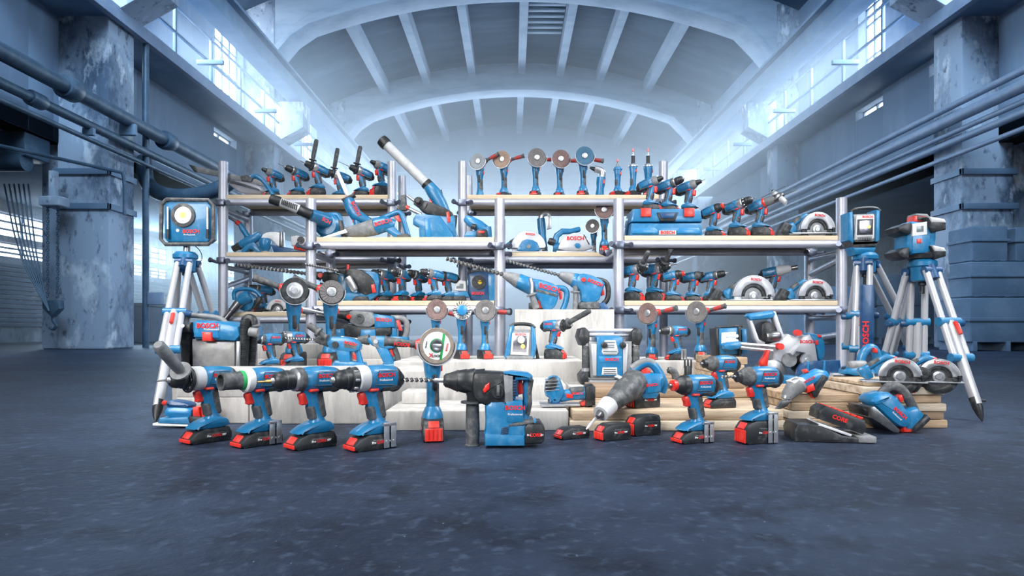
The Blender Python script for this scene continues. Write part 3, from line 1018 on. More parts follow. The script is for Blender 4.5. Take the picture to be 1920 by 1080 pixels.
    if clip:
        q = MB()
        for k in (0, 1):
            xx = -0.052 + k * 0.022
            q.box(xx, xx + 0.017, clip * 0.041, clip * 0.0435, 0.004, zb + 0.028, 0.001)
            q.lathe([(0, 0.004), (0.003, 0.004)], (xx + 0.0085, clip * 0.043, zb * 0.5), (0, clip, 0), 8)
        q.box(-0.052, -0.013, clip * 0.033, clip * 0.0435, zb + 0.02, zb + 0.03, 0.001)
        build('belt_clip', q, SILVER, t)
    battery(t, bat, txt=prof)
    if txt:
        for sd, fc in ((-1, '-y'), (1, '+y')):
            lettering(t, 'BOSCH', 0.0155, (-0.028, sd * 0.0332, zh + 0.009), fc, REDTXT)
            if prof:
                lettering(t, 'Professional', 0.0085, (-0.026, sd * 0.0334, zh - 0.004), fc, WHITETXT, bold=0.0)
    if tilt:
        # pistol body canted back over the handle: bend everything above the grip
        z0, z1, tr = zh - 0.085, zh - 0.03, R(tilt)
        def bend(p):
            k = min(1.0, max(0.0, (p.z - z0) / (z1 - z0)))
            k = k * k * (3 - 2 * k)
            c, s_ = math.cos(tr * k), math.sin(tr * k)
            x, z = p.x, p.z - (zh - 0.055)
            return Vector((x * c - z * s_, p.y, x * s_ + z * c + zh - 0.055))
        for ch in t.children_recursive:
            st = ch.name.split('.')[0]
            if ch.parent is not t and ch.parent.name.split('.')[0] == 'battery' or st in ('battery', 'belt_clip'):
                continue
            if st == 'lettering':
                m0 = ch.matrix_basis.copy()
                ch.matrix_basis = Matrix.Translation(bend(m0.translation)) @ Matrix.Rotation(-tr, 4, 'Y') @ Matrix.Translation(-m0.translation) @ m0
            else:
                for v_ in ch.data.vertices:
                    v_.co = bend(v_.co)
    return t


def grinder(bat='std', disc=DISC, dr=0.0625, handle=1, wire=False, label_disc=False, guard=SILVER, grip=RED, tilt=0.18, batyaw=-115, body=BLUE, flap=False, txt=False, cup=False):
    t = thing('angle_grinder')
    zb = BZ[bat] if bat else 0.0
    m = MB()
    if bat:
        m.loft([(0, zb - 0.002, 90, 0.036, 0.038, 3), (0, zb + 0.012, 90, 0.035, 0.037, 3), (0, zb + 0.035, 90, 0.026, 0.028, 2.6)], 20)
    else:
        m.loft([(0, 0.0, 90, 0.028, 0.028, 3), (0, 0.03, 90, 0.028, 0.028, 3), (0, 0.04, 90, 0.024, 0.026, 2.6)], 20)
        zb = 0.012
    m.loft([(0, zb + 0.03, 90, 0.024, 0.025), (0, zb + 0.06, 90, 0.0205, 0.022), (0, zb + 0.125, 90, 0.0215, 0.024), (0, zb + 0.165, 90, 0.029, 0.031, 2.6),
            (0, zb + 0.205, 90, 0.033, 0.033, 2.6), (0, zb + 0.225, 90, 0.031, 0.031, 2.6)], 20)
    build('housing', m, body, t)
    build('grip', MB().loft([(0.004, zb + 0.04, 90, 0.0205, 0.0235), (0.006, zb + 0.075, 90, 0.0165, 0.0228), (0.006, zb + 0.12, 90, 0.0165, 0.0246)], 16), RUBBER, t)
    zd = zb + 0.258
    hd = MB().loft([(0, zb + 0.22, 90, 0.0315, 0.031, 3), (0, zb + 0.24, 90, 0.033, 0.034, 3), (0, zb + 0.272, 90, 0.031, 0.033, 3), (0, zb + 0.285, 90, 0.024, 0.026, 3)], 20)
    hd.lathe([(0.02, 0.03), (0.042, 0.028), (0.046, 0.02)], (0, 0, zd), (0, -1, 0), 20)
    build('gear_head', hd, SILVER, t)
    build('switch', MB().box(-0.007, 0.009, -0.034, -0.022, zb + 0.10, zb + 0.155, 0.003), BLACK, t)
    build('lock_button', MB().box(0.024, 0.0345, -0.012, 0.008, zb + 0.165, zb + 0.19, 0.003), RED, t)
    yd = -0.058
    ax = (0, -1, 0)
    if wire:
        d = build('wire_wheel', MB().lathe([(-0.006, dr * 0.60), (0.006, dr * 0.60), (0.009, dr * 0.5), (0.009, 0.001)], (0, yd, zd), ax, 28), LBLUE, t)
        q = MB()
        for i in range(20):
            g = 2 * PI * i / 20
            c, s_ = math.cos(g), math.sin(g)
            q.tube([(c * dr * 0.62, yd, zd + s_ * dr * 0.62), (c * dr * 0.85 - s_ * 0.004, yd - 0.002, zd + s_ * dr * 0.85 + c * 0.004), (c * dr * 1.06, yd - 0.001, zd + s_ * dr * 1.06)], [0.0022, 0.0034, 0.0042], 6)
        q.f = q.f
        build('wire_knots', q, STEEL, d)
    else:
        d = build('disc', MB().lathe([(-0.002, dr), (0.0015, dr), (0.002, dr * 0.5), (-0.0015, dr * 0.42), (-0.0015, 0.001)], (0, yd, zd), ax, 40), disc, t)
        if flap:
            q = MB()
            for i in range(20):
                g = 2 * PI * i / 20
                q.merge(MB().box(dr * 0.45, dr * 0.97, -0.0105, 0.0105, 0.0, 0.003, 0.0008)
                        .xf(Matrix.Translation((0, yd - 0.001, zd)) @ Matrix.Rotation(g, 4, 'Y') @ Matrix.Rotation(R(90), 4, 'X') @ Matrix.Rotation(R(10), 4, 'X')))
            build('flap', q, DISC, d)
    if cup:
        build('cup_plate', MB().lathe([(0.002, dr * 0.64), (0.004, dr * 0.62), (0.0035, dr * 0.45), (0.005, dr * 0.4), (0.005, 0.001)], (0, yd, zd), ax, 32), SILVER, d)
    if label_disc:
        build('disc_rim', MB().lathe([(0.002, dr * 1.0), (0.0032, dr * 0.98), (0.0032, dr * 0.80), (0.002, dr * 0.79)], (0, yd, zd), ax, 44), STEELRIM, d)
        build('disc_print', MB().lathe([(0.002, dr * 0.79), (0.0034, dr * 0.785), (0.0034, 0.001)], (0, yd, zd), ax, 40), WHITE, d)
        q = MB().box(0.012, 0.021, -0.0038, -0.0030, -dr * 0.76, dr * 0.72, 0.0003).xf(Matrix.Translation((0.004, yd, zd)) @ Matrix.Rotation(R(8), 4, 'Y'))
        build('green_stripe', q, GREENTXT, d)
        build('green_ring', MB().lathe([(0.003, dr * 0.40), (0.0042, dr * 0.395), (0.0042, dr * 0.3)], (0, yd, zd), ax, 32), GREENTXT, d)
        build('hub', MB().lathe([(0.003, dr * 0.36), (0.006, dr * 0.35), (0.007, dr * 0.2), (0.004, dr * 0.1)], (0, yd, zd), ax, 28), STEEL, t)
        build('hub_clip', MB().box(-0.016, 0.016, yd - 0.009, yd - 0.005, zd - 0.006, zd + 0.006, 0.002), SILVER, t)
        lettering(d, 'X', 0.019, (-0.0215, yd - 0.0044, zd - 0.034), '-y', REDTXT)
        lettering(d, 'LOCK', 0.0115, (-0.002, yd - 0.0044, zd - 0.0365), '-y', BLACKTXT)
        lettering(d, 'BOSCH', 0.0085, (0.037, yd - 0.0044, zd - 0.006), '-y', REDTXT, rot=78)
        lettering(d, 'Standard', 0.0065, (-0.038, yd - 0.0044, zd + 0.004), '-y', BLACKTXT, rot=80)
    else:
        build('hub', MB().lathe([(0.0, 0.021), (0.004, 0.0205), (0.006, 0.016), (0.0055, 0.0105), (0.008, 0.0095), (0.008, 0.001)], (0, yd, zd), ax, 24), SILVER, t)
    g = MB().lathe([(0.010, dr + 0.0045), (0.010, dr + 0.0072), (-0.010, dr + 0.0075), (-0.013, dr), (-0.0135, 0.024), (-0.0105, 0.024), (-0.0105, dr), (-0.008, dr + 0.0045), (0.010, dr + 0.0045)],
                   (0, yd, zd), ax, 30, 82, 278)
    fixn(build('guard', g, guard, t))
    if handle:
        hx = Vector((handle, 0.14, tilt)).normalized()
        o = (0.0, 0.006, zd - 0.004)
        h = build('side_handle', MB().lathe([(0.06, 0.0135), (0.085, 0.012), (0.13, 0.0155), (0.155, 0.0155), (0.165, 0.019), (0.17, 0.018)], o, hx, 16), RUBBER, t)
        build('handle_collar', MB().lathe([(0.026, 0.009), (0.034, 0.009), (0.036, 0.024), (0.046, 0.023), (0.062, 0.015)], o, hx, 18), grip, h)
        build('handle_insert', MB().lathe([(0.088, 0.0135), (0.1, 0.0148), (0.14, 0.0166), (0.145, 0.015)], o, hx, 16, 30, 170), REDGRIP, h)
    if bat:
        battery(t, bat, Matrix.Rotation(R(batyaw), 4, 'Z'), txt=txt, body=BLACK)
    return t


STEELRIM = mat('diamond_rim', (0.36, 0.30, 0.25), 0.5, 0.5, dirt=(0.2, 0.16, 0.13), amt=0.5, scale=120)
REDGRIP = mat('red_soft_grip', (0.36, 0.03, 0.025), 0.6, 0, dirt=(0.15, 0.03, 0.03), amt=0.5, scale=60)


def die_grinder(bat='std', long=1, stone=PINK):
    t = thing('die_grinder')
    zb = BZ[bat]
    k = 0.0 if long else -0.045
    m = MB().loft([(0, zb - 0.002, 90, 0.036, 0.038, 3), (0, zb + 0.014, 90, 0.033, 0.035, 3), (0, zb + 0.04, 90, 0.022, 0.023)], 20)
    m.loft([(0, zb + 0.035, 90, 0.023, 0.024), (0, zb + 0.07, 90, 0.0215, 0.0225), (0, zb + 0.13, 90, 0.026, 0.028), (0, zb + 0.17 + k * .3, 90, 0.031, 0.033, 2.8), (0, zb + 0.185 + k * .3, 90, 0.03, 0.032, 2.8)], 20)
    build('housing', m, BLUE, t)
    z = zb + 0.185 + k * .3
    build('front_collar', MB().lathe([(0, 0.036), (0.006, 0.037), (0.014, 0.034), (0.024, 0.022)], (0, 0, z), (0, 0, 1)), LBLUE if not long else SILVER, t)
    build('grip', MB().loft([(-0.006, zb + 0.045, 90, 0.017, 0.0245), (-0.008, zb + 0.09, 90, 0.016, 0.0255)], 14), RUBBER, t)
    build('switch', MB().box(0.016, 0.03, -0.026, -0.01, zb + 0.14 + k * .3, zb + 0.165 + k * .3, 0.004), RED, t)
    if long:
        build('spindle_neck', MB().lathe([(0.018, 0.018), (0.03, 0.015), (0.075, 0.0135), (0.085, 0.015), (0.088, 0.009)], (0, 0, z), (0, 0, 1)), BLACK, t)
        build('collet', MB().lathe([(0.086, 0.009), (0.1, 0.009), (0.104, 0.006), (0.118, 0.004)], (0, 0, z), (0, 0, 1), 12), SILVER, t)
        build('grinding_stone', MB().lathe([(0.116, 0.005), (0.118, 0.0085), (0.138, 0.0085), (0.145, 0.004)], (0, 0, z), (0, 0, 1), 14), stone, t)
    else:
        build('collet', MB().lathe([(0.02, 0.014), (0.032, 0.012), (0.034, 0.009), (0.05, 0.008), (0.056, 0.005), (0.066, 0.004)], (0, 0, z), (0, 0, 1), 12), STEEL, t)
        build('grinding_stone', MB().lathe([(0.064, 0.004), (0.066, 0.009), (0.082, 0.0095), (0.089, 0.005)], (0, 0, z), (0, 0, 1), 14), stone, t)
    battery(t, bat, Matrix.Rotation(R(-130), 4, 'Z'), txt=False)
    return t


def circ_saw(rg=0.105, insert=None, blade=STEEL, gm=ALU, lower=BLACK, bat=True, batx=-0.155, txt='BOSCH', drop=0.06, hz=0.0, base=(-0.12, 0.17)):
    """blade face towards -y; blade hangs below the base plate"""
    t = thing('circular_saw')
    cx, cz = 0.05, 0.03
    n = 26
    hood = [(cx + rg * math.cos(PI * i / n), cz + rg * math.sin(PI * i / n)) for i in range(n + 1)]
    inner = [(cx + rg * 0.60 * math.cos(PI * i / n), cz + rg * 0.60 * math.sin(PI * i / n)) for i in range(n + 1)][::-1]
    if insert is None:
        fixn(build('upper_guard', MB().ext(hood + inner, 0.026, 0.006, -0.03), gm, t))
        build('guard_rim', MB().ext(hood + [(cx - rg * .96, cz), ] + [(cx + rg * 0.93 * math.cos(PI * i / n), cz + rg * 0.93 * math.sin(PI * i / n)) for i in range(n + 1)][::-1], 0.034, 0.002, -0.026), gm, t)
    else:
        fixn(build('upper_guard', MB().ext(chaikin(hood + [(cx - rg * 1.0, cz - 0.005), (cx + rg, cz - 0.005)], 0), 0.03, 0.008, -0.03), gm, t))
    build('saw_blade', MB().lathe([(-0.001, rg * 0.88), (0.001, rg * 0.88), (0.001, 0.001)], (cx, -0.024, cz), (0, -1, 0), 44), blade, t)
    if insert is None:
        build('blade_flange', MB().lathe([(0, 0.03), (0.004, 0.028), (0.006, 0.017), (0.01, 0.014), (0.010, 0.001)], (cx, -0.026, cz + 0.002), (0, -1, 0), 24), SILVER, t)
        build('inner_guard', MB().ext([(cx + rg * 0.62 * math.cos(PI * i / n), cz + rg * 0.62 * math.sin(PI * i / n)) for i in range(n + 1)] +
                                      [(cx + rg * 0.42 * math.cos(PI * i / n), cz + rg * 0.42 * math.sin(PI * i / n)) for i in range(n + 1)][::-1], 0.01, 0.002, -0.028), BLACK, t)
    else:
        build('guard_insert', MB().ext(chaikin([(cx - rg * 0.62, cz), (cx - rg * 0.3, cz + rg * 0.55), (cx + rg * 0.45, cz + rg * 0.42), (cx + rg * 0.62, cz + 0.01), (cx + rg * 0.7, cz - 0.02), (cx - rg * .66, cz - .02)], 1), 0.008, 0.002, -0.044), insert, t)
        build('blade_flange', MB().lathe([(0, 0.016), (0.006, 0.015), (0.006, 0.001)], (cx, -0.047, cz + 0.012), (0, -1, 0), 18), GREY, t)
    # retracted lower guard under the base plate
    a0 = [(cx + rg * 0.93 * math.cos(PI + PI * i / n), cz + rg * 0.93 * math.sin(PI + PI * i / n)) for i in range(n + 1)]
    a1 = [(cx + rg * 0.60 * math.cos(PI + PI * i / n), cz + rg * 0.60 * math.sin(PI + PI * i / n)) for i in range(n + 1)][::-1]
    fixn(build('lower_guard', MB().ext(a0 + a1, 0.014, 0.003, -0.026), lower, t))
    b = build('base_plate', MB().box(base[0], base[1], -0.05, -0.038, 0.0, 0.008, 0.001).box(base[0], base[1], -0.012, 0.10, 0.0, 0.006, 0.001), SILVER, t)
    build('edge_clamp', MB().lathe([(0, 0.006), (0.02, 0.006), (0.02, 0.011), (0.032, 0.011)], (base[1] - 0.02, -0.04, 0.008), (0, 0, 1), 12).box(base[1] - 0.05, base[1] - 0.03, -0.05, -0.03, 0.006, 0.02, 0.002), BLACK, t)
    build('motor', MB().lathe([(0, 0.045), (0.05, 0.043), (0.09, 0.04), (0.1, 0.03)], (cx - 0.01, 0.0, cz + 0.035), (0, 1, 0), 22), BLUE, t)
    hd = MB().loft([(-0.105, cz + 0.02, 40, 0.026, 0.024), (-0.08, cz + 0.045, 38, 0.019, 0.019), (-0.03, cz + 0.08, 33, 0.0165, 0.018), (0.0, cz + 0.098, 20, 0.019, 0.02), (0.03, cz + 0.088, -25, 0.02, 0.022), (0.045, cz + 0.06, -70, 0.022, 0.024)], 16, 0.03)
    build('handle', hd, BLUE, t)
    build('grip', MB().loft([(-0.082, cz + 0.05, 36, 0.0165, 0.0195), (-0.036, cz + 0.083, 32, 0.0145, 0.0185)], 14, 0.03), RUBBER, t)
    build('trigger', MB().loft([(0.004, cz + 0.082, -50, 0.006, 0.009), (-0.008, cz + 0.066, -140, 0.005, 0.009)], 10, 0.03), RED, t)
    build('lock_button', MB().lathe([(0.0, 0.009), (0.012, 0.008)], (0.035, 0.008, cz + 0.092), (0.3, -1, 0.3), 12), RED, t)
    if bat:
        M = Matrix.Translation((batx, 0.03, 0.022)) @ Matrix.Rotation(R(-58), 4, 'Y') @ Matrix.Rotation(PI, 4, 'Z') @ Matrix.Translation((0.0, 0, -0.03))
        battery(t, 'std', M, txt=False)
        build('battery_mount', MB().ext(chaikin([(-0.145, cz + 0.035), (-0.085, cz + 0.05), (-0.06, cz + 0.0), (-0.07, 0.012), (-0.11, 0.012)], 1), 0.06, 0.008, 0.03), BLUE, t)
    if txt:
        lettering(t, txt, 0.021, (cx + rg * 0.1, -0.0445 if insert is None else -0.0465, cz + rg * 0.79), '-y', REDTXT, rot=-6)
    return t


# ------------------------------------------------------------------ tools traced part by part at their own size and distance
class T:
    def __init__(s, name, label, cat, px, d, h, group=None, yaw=0.0):
        s.d, s.h = d, h
        s.s = F / d
        s.px = px
        s.py = HY - (h - CZ) * s.s
        s.root = thing(name, label, cat, group)
        s.root.location = (X(px, d), d, h)
        s.root.rotation_euler = (0, 0, R(yaw))

    def q(s, p, y=0.0):
        k = (s.d + y) / F
        return ((p[0] - CX) * k - s.root.location.x, (HY - p[1]) * k + CZ - s.h)

    def v(s, p, y=0.0):
        if len(p) > 2:
            y = p[2]
        a = s.q(p, y)
        return Vector((a[0], y, a[1]))

    def ext(s, name, m, pts, t, b=0.003, y=0.0, k=0, parent=None, label=None):
        pts = [s.q(p, y - t / 2) for p in pts]
        if k:
            pts = chaikin(pts, k)
        return fixn(build(name, MB().ext(pts, t, b, y), m, parent or s.root, label))

    def lathe(s, name, m, p0, p1, prof, y=0.0, y1=None, n=20, parent=None, label=None):
        """prof: (fraction along p0-p1, radius in photo pixels)"""
        a, b = s.v(p0, y), s.v(p1, y if y1 is None else y1)
        L_ = (b - a).length
        return build(name, MB().lathe([(f * L_, r / s.s) for f, r in prof], a, b - a, n), m, parent or s.root, label)

    def ylathe(s, name, m, c, prof, y=0.0, n=28, parent=None, a0=0, a1=360, tilt=(0, -1, 0)):
        """round part facing the viewer: prof (metres towards the viewer, radius in photo pixels)"""
        return build(name, MB().lathe([(t, r / s.s) for t, r in prof], s.v(c, y), tilt, n, a0, a1), m, parent or s.root)

    def tube(s, name, m, pts, r, y=0.0, k=2, n=10, parent=None):
        p = [s.v(q, y) for q in pts]
        if k:
            p = chaikin([tuple(q) for q in p], k, False)
        return build(name, MB().tube(p, r / s.s, n), m, parent or s.root)

    def loft(s, name, m, secs, y=0.0, n=16, parent=None, ex=2.5):
        """secs: (px, py, half height px, half depth px); directions follow the path"""
        out = []
        for i, c in enumerate(secs):
            a, b = secs[max(i - 1, 0)], secs[min(i + 1, len(secs) - 1)]
            th = math.degrees(math.atan2(-(b[1] - a[1]), b[0] - a[0]))
            q = s.q(c, y)
            out.append((q[0], q[1], th, c[2] / s.s, c[3] / s.s, ex))
        return build(name, MB().loft(out, n, y), m, parent or s.root)

    def twist(s, name, p0, p1, r, pitch=9, y=0.0, y1=None, m=None):
        return build(name, MB().twist(s.v(p0, y), s.v(p1, y if y1 is None else y1), r / s.s, pitch * 2 / s.s), m or BIT, s.root)

    def text(s, tx, size, p, y, m=None, rot=0, parent=None, bold=0.03):
        a = s.q(p, y)
        return lettering(parent or s.root, tx, size / s.s, (a[0], y, a[1]), '-y', m, rot, bold=bold)

    def bat(s, kind, px, py, rot=0.0, scale=1.0, y=0.0, txt=False, yaw=180):
        """battery with its latch end turned by yaw, tilted by rot degrees in the picture plane"""
        a = s.q((px, py), y)
        M = Matrix.Translation((a[0], y, a[1])) @ Matrix.Rotation(R(-rot), 4, 'Y') @ Matrix.Rotation(R(yaw), 4, 'Z') @ Matrix.Diagonal((scale, scale, scale, 1))
        return battery(s.root, kind, M, txt)
# ================================================================== repeated tools on the shelves and blocks
def yaw_seen(px, a):
    """turn of a tool that shows the angle a to the eye when standing at column px"""
    return a - math.degrees(math.atan((px - CX) / F))


hA1, hA2, hA3, hB1, hB2, hD1, hD2 = 1.30, 0.877, 0.4376, 0.908, 0.496, 0.916, 0.496
dR, dF = 4.775, 4.19
UP = (0.05, 0.12, 1.0)


def D(px, d, h, a, s, label, group=None, cat='drill', **kw):
    if d > 4:
        kw.setdefault('tilt', 16.0 if h > 0.8 else 9.0)
    return put(get(drill, **kw), label, cat, px, d, h, yaw_seen(px, a), s, group)


G1 = 'drills on the top left shelf'
sm = dict(txt=False, prof=False)
D(509, dR + 0.03, hA1, 205, 0.93, 'small blue drill with a bare black depth stop, first on the top left shelf', G1, bat='slim', nose='screw', **sm)
D(556, dR, hA1, 205, 0.93, 'blue drill with a thin steel bit, second on the top left shelf', G1, bat='slim', nose='keyless', bit=('plain', 0.06), **sm)
D(594, dR, hA1, 203, 0.98, 'blue drill with a tall upright side handle, left of the three with handles', G1, bat='std', nose='silver', bit=('plain', 0.04), aux=(0.12, 0.1, 1.0), auxl=0.17, **sm)
D(635, dR + 0.12, hA1, 188, 0.95, 'blue drill with upright side handle and long twist bit, middle of three with handles', G1, bat='slim', nose='silver', bit=('twist', 0.2, 0.006), aux=(0.12, 0.1, 1.0), auxl=0.17, **sm)
D(677, dR, hA1, 203, 0.95, 'blue drill with a shorter upright side handle, right of the three with handles', G1, bat='slim', nose='silver', bit=('plain', 0.09), aux=(0.12, 0.1, 1.0), auxl=0.15, **sm)
D(712, dR + 0.02, hA1, 212, 1.0, 'blue drill with a pale angled chuck beside the right post of the top left shelf', G1, bat='big', nose='screw', **sm)
D(492, 5.0, hA3, 190, 0.95, 'blue drill with black chuck in the shade of the lowest left shelf', None, bat='slim', nose='keyless', bit=('plain', 0.05), **sm)

# row of five on the lower left front shelf
G2 = 'drills on the lower left front shelf'
D(721, dF + 0.12, hB2, 205, 0.93, 'blue drill with a pale steel gearbox beside the two dark rotary hammers', G2, bat='slim', nose='silver', bit=('plain', 0.08), **sm)
D(752, dF + 0.03, hB2, 232, 0.92, 'blue drill turned to show its round chuck, second from the rotary hammers', G2, bat='slim', nose='silver', **sm)
D(783, dF + 0.13, hB2, 228, 0.92, 'blue drill showing its round chuck, third in the row of five', G2, bat='slim', nose='keyless', ring=BLACK, **sm)
D(812, dF, hB2, 205, 0.9, 'blue drill driver with a short steel chuck, fourth in the row of five', G2, bat='slim', nose='silver', ring=GREY, **sm)
D(838, dF + 0.1, hB2, 205, 0.88, 'blue impact driver with a red collar at the right end of the row of five', G2, 'impact driver', bat='slim', nose='impact_red', **sm)

# on the toolbox and the upper right shelf, all pointing right
G3 = 'drills standing on the toolbox'
hTB = hD1 + 0.178
D(1222, 4.24, hTB, -20, 0.98, 'slim blue rivet driver with a black nose on the left end of the toolbox', G3, 'driver', bat='slim', nose='screw', **sm)
D(1256, 4.3, hTB, -20, 0.98, 'blue drill driver with a white ring standing on the middle of the toolbox', G3, bat='slim', nose='keyless', ring=WHITE, **sm)
D(1294, 4.36, hTB, -20, 1.0, 'blue drywall screwdriver with a long grey nose on the right end of the toolbox', G3, 'driver', bat='slim', nose='screw', bit=('plain', 0.03), **sm)
G4 = 'drills on the upper right shelf'
D(1340, dF, hD1, -24, 0.93, 'small blue driver with a red collar and thin bit right of the toolbox', G4, 'impact driver', bat='slim', nose='impact_red', bit=('plain', 0.05), **sm)
D(1384, dF, hD1, -22, 0.98, 'blue drill with a pale metal gearbox, second right of the toolbox', G4, bat='std', nose='silver', bit=('plain', 0.02), **sm)
D(1428, dF, hD1, -18, 1.0, 'blue drill carrying a long grey hammer attachment with a depth rod', G4, bat='std', nose='angle', bit=('plain', 0.09), **sm)
G5 = 'drills on the lower right shelf'
D(1188, dF, hD2, -28, 0.95, 'blue hammer drill with side handle beside the centre post of the lower right shelf', G5, bat='std', nose='silver', aux=(0.75, -0.45, 0.6), auxl=0.12, **sm)
D(1229, dF + 0.09, hD2, -28, 1.02, 'taller blue hammer drill with side handle, second on the lower right shelf', G5, bat='std', nose='silver', aux=(0.75, -0.4, 0.65), auxl=0.12, bit=('plain', 0.05), **sm)
D(1264, dF + 0.02, hD2, -15, 0.88, 'blue impact driver with a red collar, third on the lower right shelf', G5, 'impact driver', bat='slim', nose='impact_red', **sm)
D(1300, dF + 0.1, hD2, -15, 0.88, 'blue impact wrench with dark nose between the red-collared driver and the small drill', G5, 'impact wrench', bat='slim', nose='impact', **sm)
D(1334, dF + 0.08, hD2, -15, 0.88, 'small blue drill with pale chuck and thin bit left of the large circular saw', G5, bat='slim', nose='keyless', ring=GREY, bit=('plain', 0.03), **sm)
D(1452, 4.42, hD2, -8, 1.0, 'blue heavy impact wrench with a long pale nose behind the two saws', G5, 'impact wrench', bat='std', nose='long', **sm)

# standing on the blocks
D(505, 3.22, 0.105, 200, 0.83, 'blue drill with a black chuck beside the vacuum hose', None, bat='slim', nose='keyless', prof=False)
D(551, 3.41, 0.105, 196, 0.86, 'blue drill with a steel gearbox between the vacuum hose and the hammer drill', None, bat='slim', nose='silver', prof=False)
D(1040, 3.25, 0.163, -25, 0.80, 'blue hammer drill with a long side handle in front of the tall block', None, bat='std', nose='silver', aux=(1.0, -0.25, 0.45), auxl=0.19, prof=False)
D(1268, 3.15, 0.163, 205, 0.74, 'small blue impact wrench with a dark socket between two angle grinders', None, 'impact wrench', bat='slim', nose='keyless', ring=RED, clip=1, prof=False)

# the front row on the floor
G6 = 'drills in the front row on the floor'
D(389, 1.81, 0, 208, 0.93, 'blue drill with pale metal gearbox and large side handle, first in the front row', G6, bat='slim', nose='silver', ring=LGREY, bit=('plain', 0.03), aux=(0.72, 0.5, 0.62), auxl=0.15, auxm=GREY)
D(484, 1.755, 0, 208, 0.93, 'blue drill with a white collar and black sleeve, second in the front row', G6, bat='slim', nose='pipe', bit=None, clip=1)
D(585, 1.725, 0, 208, 0.95, 'blue drill with a plain black keyless chuck, third in the front row', G6, bat='slim', nose='keyless', bit=('brass', 0.04))
D(697, 1.705, 0, 210, 0.97, 'blue drill with a worn dark chuck and belt clip, fourth in the front row', G6, bat='slim', nose='silver', ring=LGREY, clip=1)
G7 = 'impact drivers by the timber'
D(1300, 1.80, 0, 216, 0.83, 'blue impact driver with a red collar standing on the floor before the planks', G7, 'impact driver', bat='slim', nose='impact_red', clip=1)
D(1420, 1.79, 0, 216, 0.80, 'blue driver with large red-vented battery and twist bit on the floor', G7, 'impact driver', bat='big', nose='impact', bit=('twist', 0.05, 0.006, 0.025), clip=1)
D(1350, 2.06, 0.065, 214, 0.73, 'blue impact wrench standing on the front planks', G7, 'impact wrench', bat='slim', nose='impact', prof=False)


def GR(px, d, h, a, s, label, group=None, **kw):
    return put(get(grinder, **kw), label, 'angle grinder', px, d, h, yaw_seen(px, a), s, group)


G8 = 'angle grinders along the top centre shelf'
GR(900, dR, hA1, -18, 0.93, 'slim corded-style grinder with a pale disc at the left end of the top centre shelf', G8, bat=None, disc=DISCGREY, dr=0.062, handle=1, tilt=0.5, grip=BLACK)
GR(945, dR + 0.05, hA1, -18, 0.93, 'grinder with a tan disc, second from the left on the top centre shelf', G8, bat='slim', disc=DISCTAN, dr=0.068, handle=1, tilt=0.25)
GR(1004, dR, hA1, 12, 0.93, 'grinder with a dark grey disc in the middle of the top centre shelf', G8, bat='slim', disc=DISC, dr=0.073, handle=1, tilt=0.1)
GR(1049, dR + 0.06, hA1, 12, 0.95, 'grinder with a purplish grey disc, left neighbour of the blue-disc grinder', G8, bat='slim', disc=DISCRED, dr=0.07, handle=1, tilt=0.1)
GR(1093, dR, hA1, 14, 0.97, 'grinder with a blue flap disc at the right of the grinder row', G8, bat='slim', disc=DISCBLUE, dr=0.07, handle=1, tilt=-0.05)
GR(1113, 4.89, hA2, -10, 0.80, 'thin straight grinder with a dark disc right of the plunge saw', None, bat=None, disc=DISC, dr=0.064, handle=0)
GR(1133, dR + 0.02, hA2, 0, 1.0, 'grinder with a brown disc and a red battery beside the centre post', None, bat='std', disc=DISCRED, dr=0.064, handle=0, batyaw=-90)
G9 = 'battery grinders on the platform block'
GR(817, 3.36, 0.163, 8, 0.79, 'grinder with a reddish disc behind the X-patterned cutting disc', G9, bat='std', disc=DISCRED, dr=0.067, handle=1, tilt=-0.2, batyaw=-75)
GR(865, 3.25, 0.163, 5, 0.77, 'grinder with a blue knotted wire wheel', G9, bat='std', wire=True, dr=0.056, handle=0, batyaw=-75)
GR(909, 3.25, 0.163, 5, 0.77, 'grinder with a dark grey disc left of the portable lamp', G9, bat='std', disc=DISC, dr=0.068, handle=1, tilt=-0.05, batyaw=-75)
G10 = 'grinders right of the radio'
GR(1222, 3.2, 0.163, -28, 0.77, 'grinder with a grey disc and side handle right of the radio', G10, bat='slim', disc=DISCRED, dr=0.066, handle=1, tilt=0.22, batyaw=-60)
GR(1313, 3.15, 0.163, -24, 0.74, 'grinder with a grey disc and side handle left of the square work lamp', G10, bat='std', disc=DISC, dr=0.069, handle=1, tilt=0.25, batyaw=-60)
G11 = 'tall grinders behind the hammer drills'
GR(551, 3.55, 0.105, 4, 1.31, 'tall grinder with a dark rimmed grey cup disc behind the drills', G11, bat='std', disc=BLACK, dr=0.0535, handle=-1, tilt=0.38, grip=RED, cup=True)
GR(620, 3.63, 0.105, 4, 1.30, 'tall grinder with a black flap disc', G11, bat='std', disc=BLACK, dr=0.0505, handle=-1, tilt=0.42, flap=True)
g = GR(811, 1.84, 0, 14, 0.80, 'large front grinder with a white and green cutting disc on the floor', None, bat='big', dr=0.063, handle=-1, tilt=0.12, label_disc=True, batyaw=-100, txt=True, guard=ALU)
lettering(g, 'BOSCH', 0.017, (-0.118, -0.037, 0.344), '-y', REDTXT, rot=173)

G12 = 'die grinders on the top centre shelf'
put(get(die_grinder, bat='slim', long=0), 'short die grinder with a pink stone, left of the two tall ones', 'die grinder', 1158, dR, hA1, yaw_seen(1158, 0), 0.93, G12)
put(get(die_grinder, bat='slim', long=1), 'tall die grinder with a black neck and red button, middle of the three', 'die grinder', 1187, dR, hA1, yaw_seen(1187, 0), 0.97, G12)
put(get(die_grinder, bat='slim', long=1), 'tall die grinder behind the toolbox tools, rightmost of the three', 'die grinder', 1215, dR, hA1, yaw_seen(1215, 40), 0.97, G12)


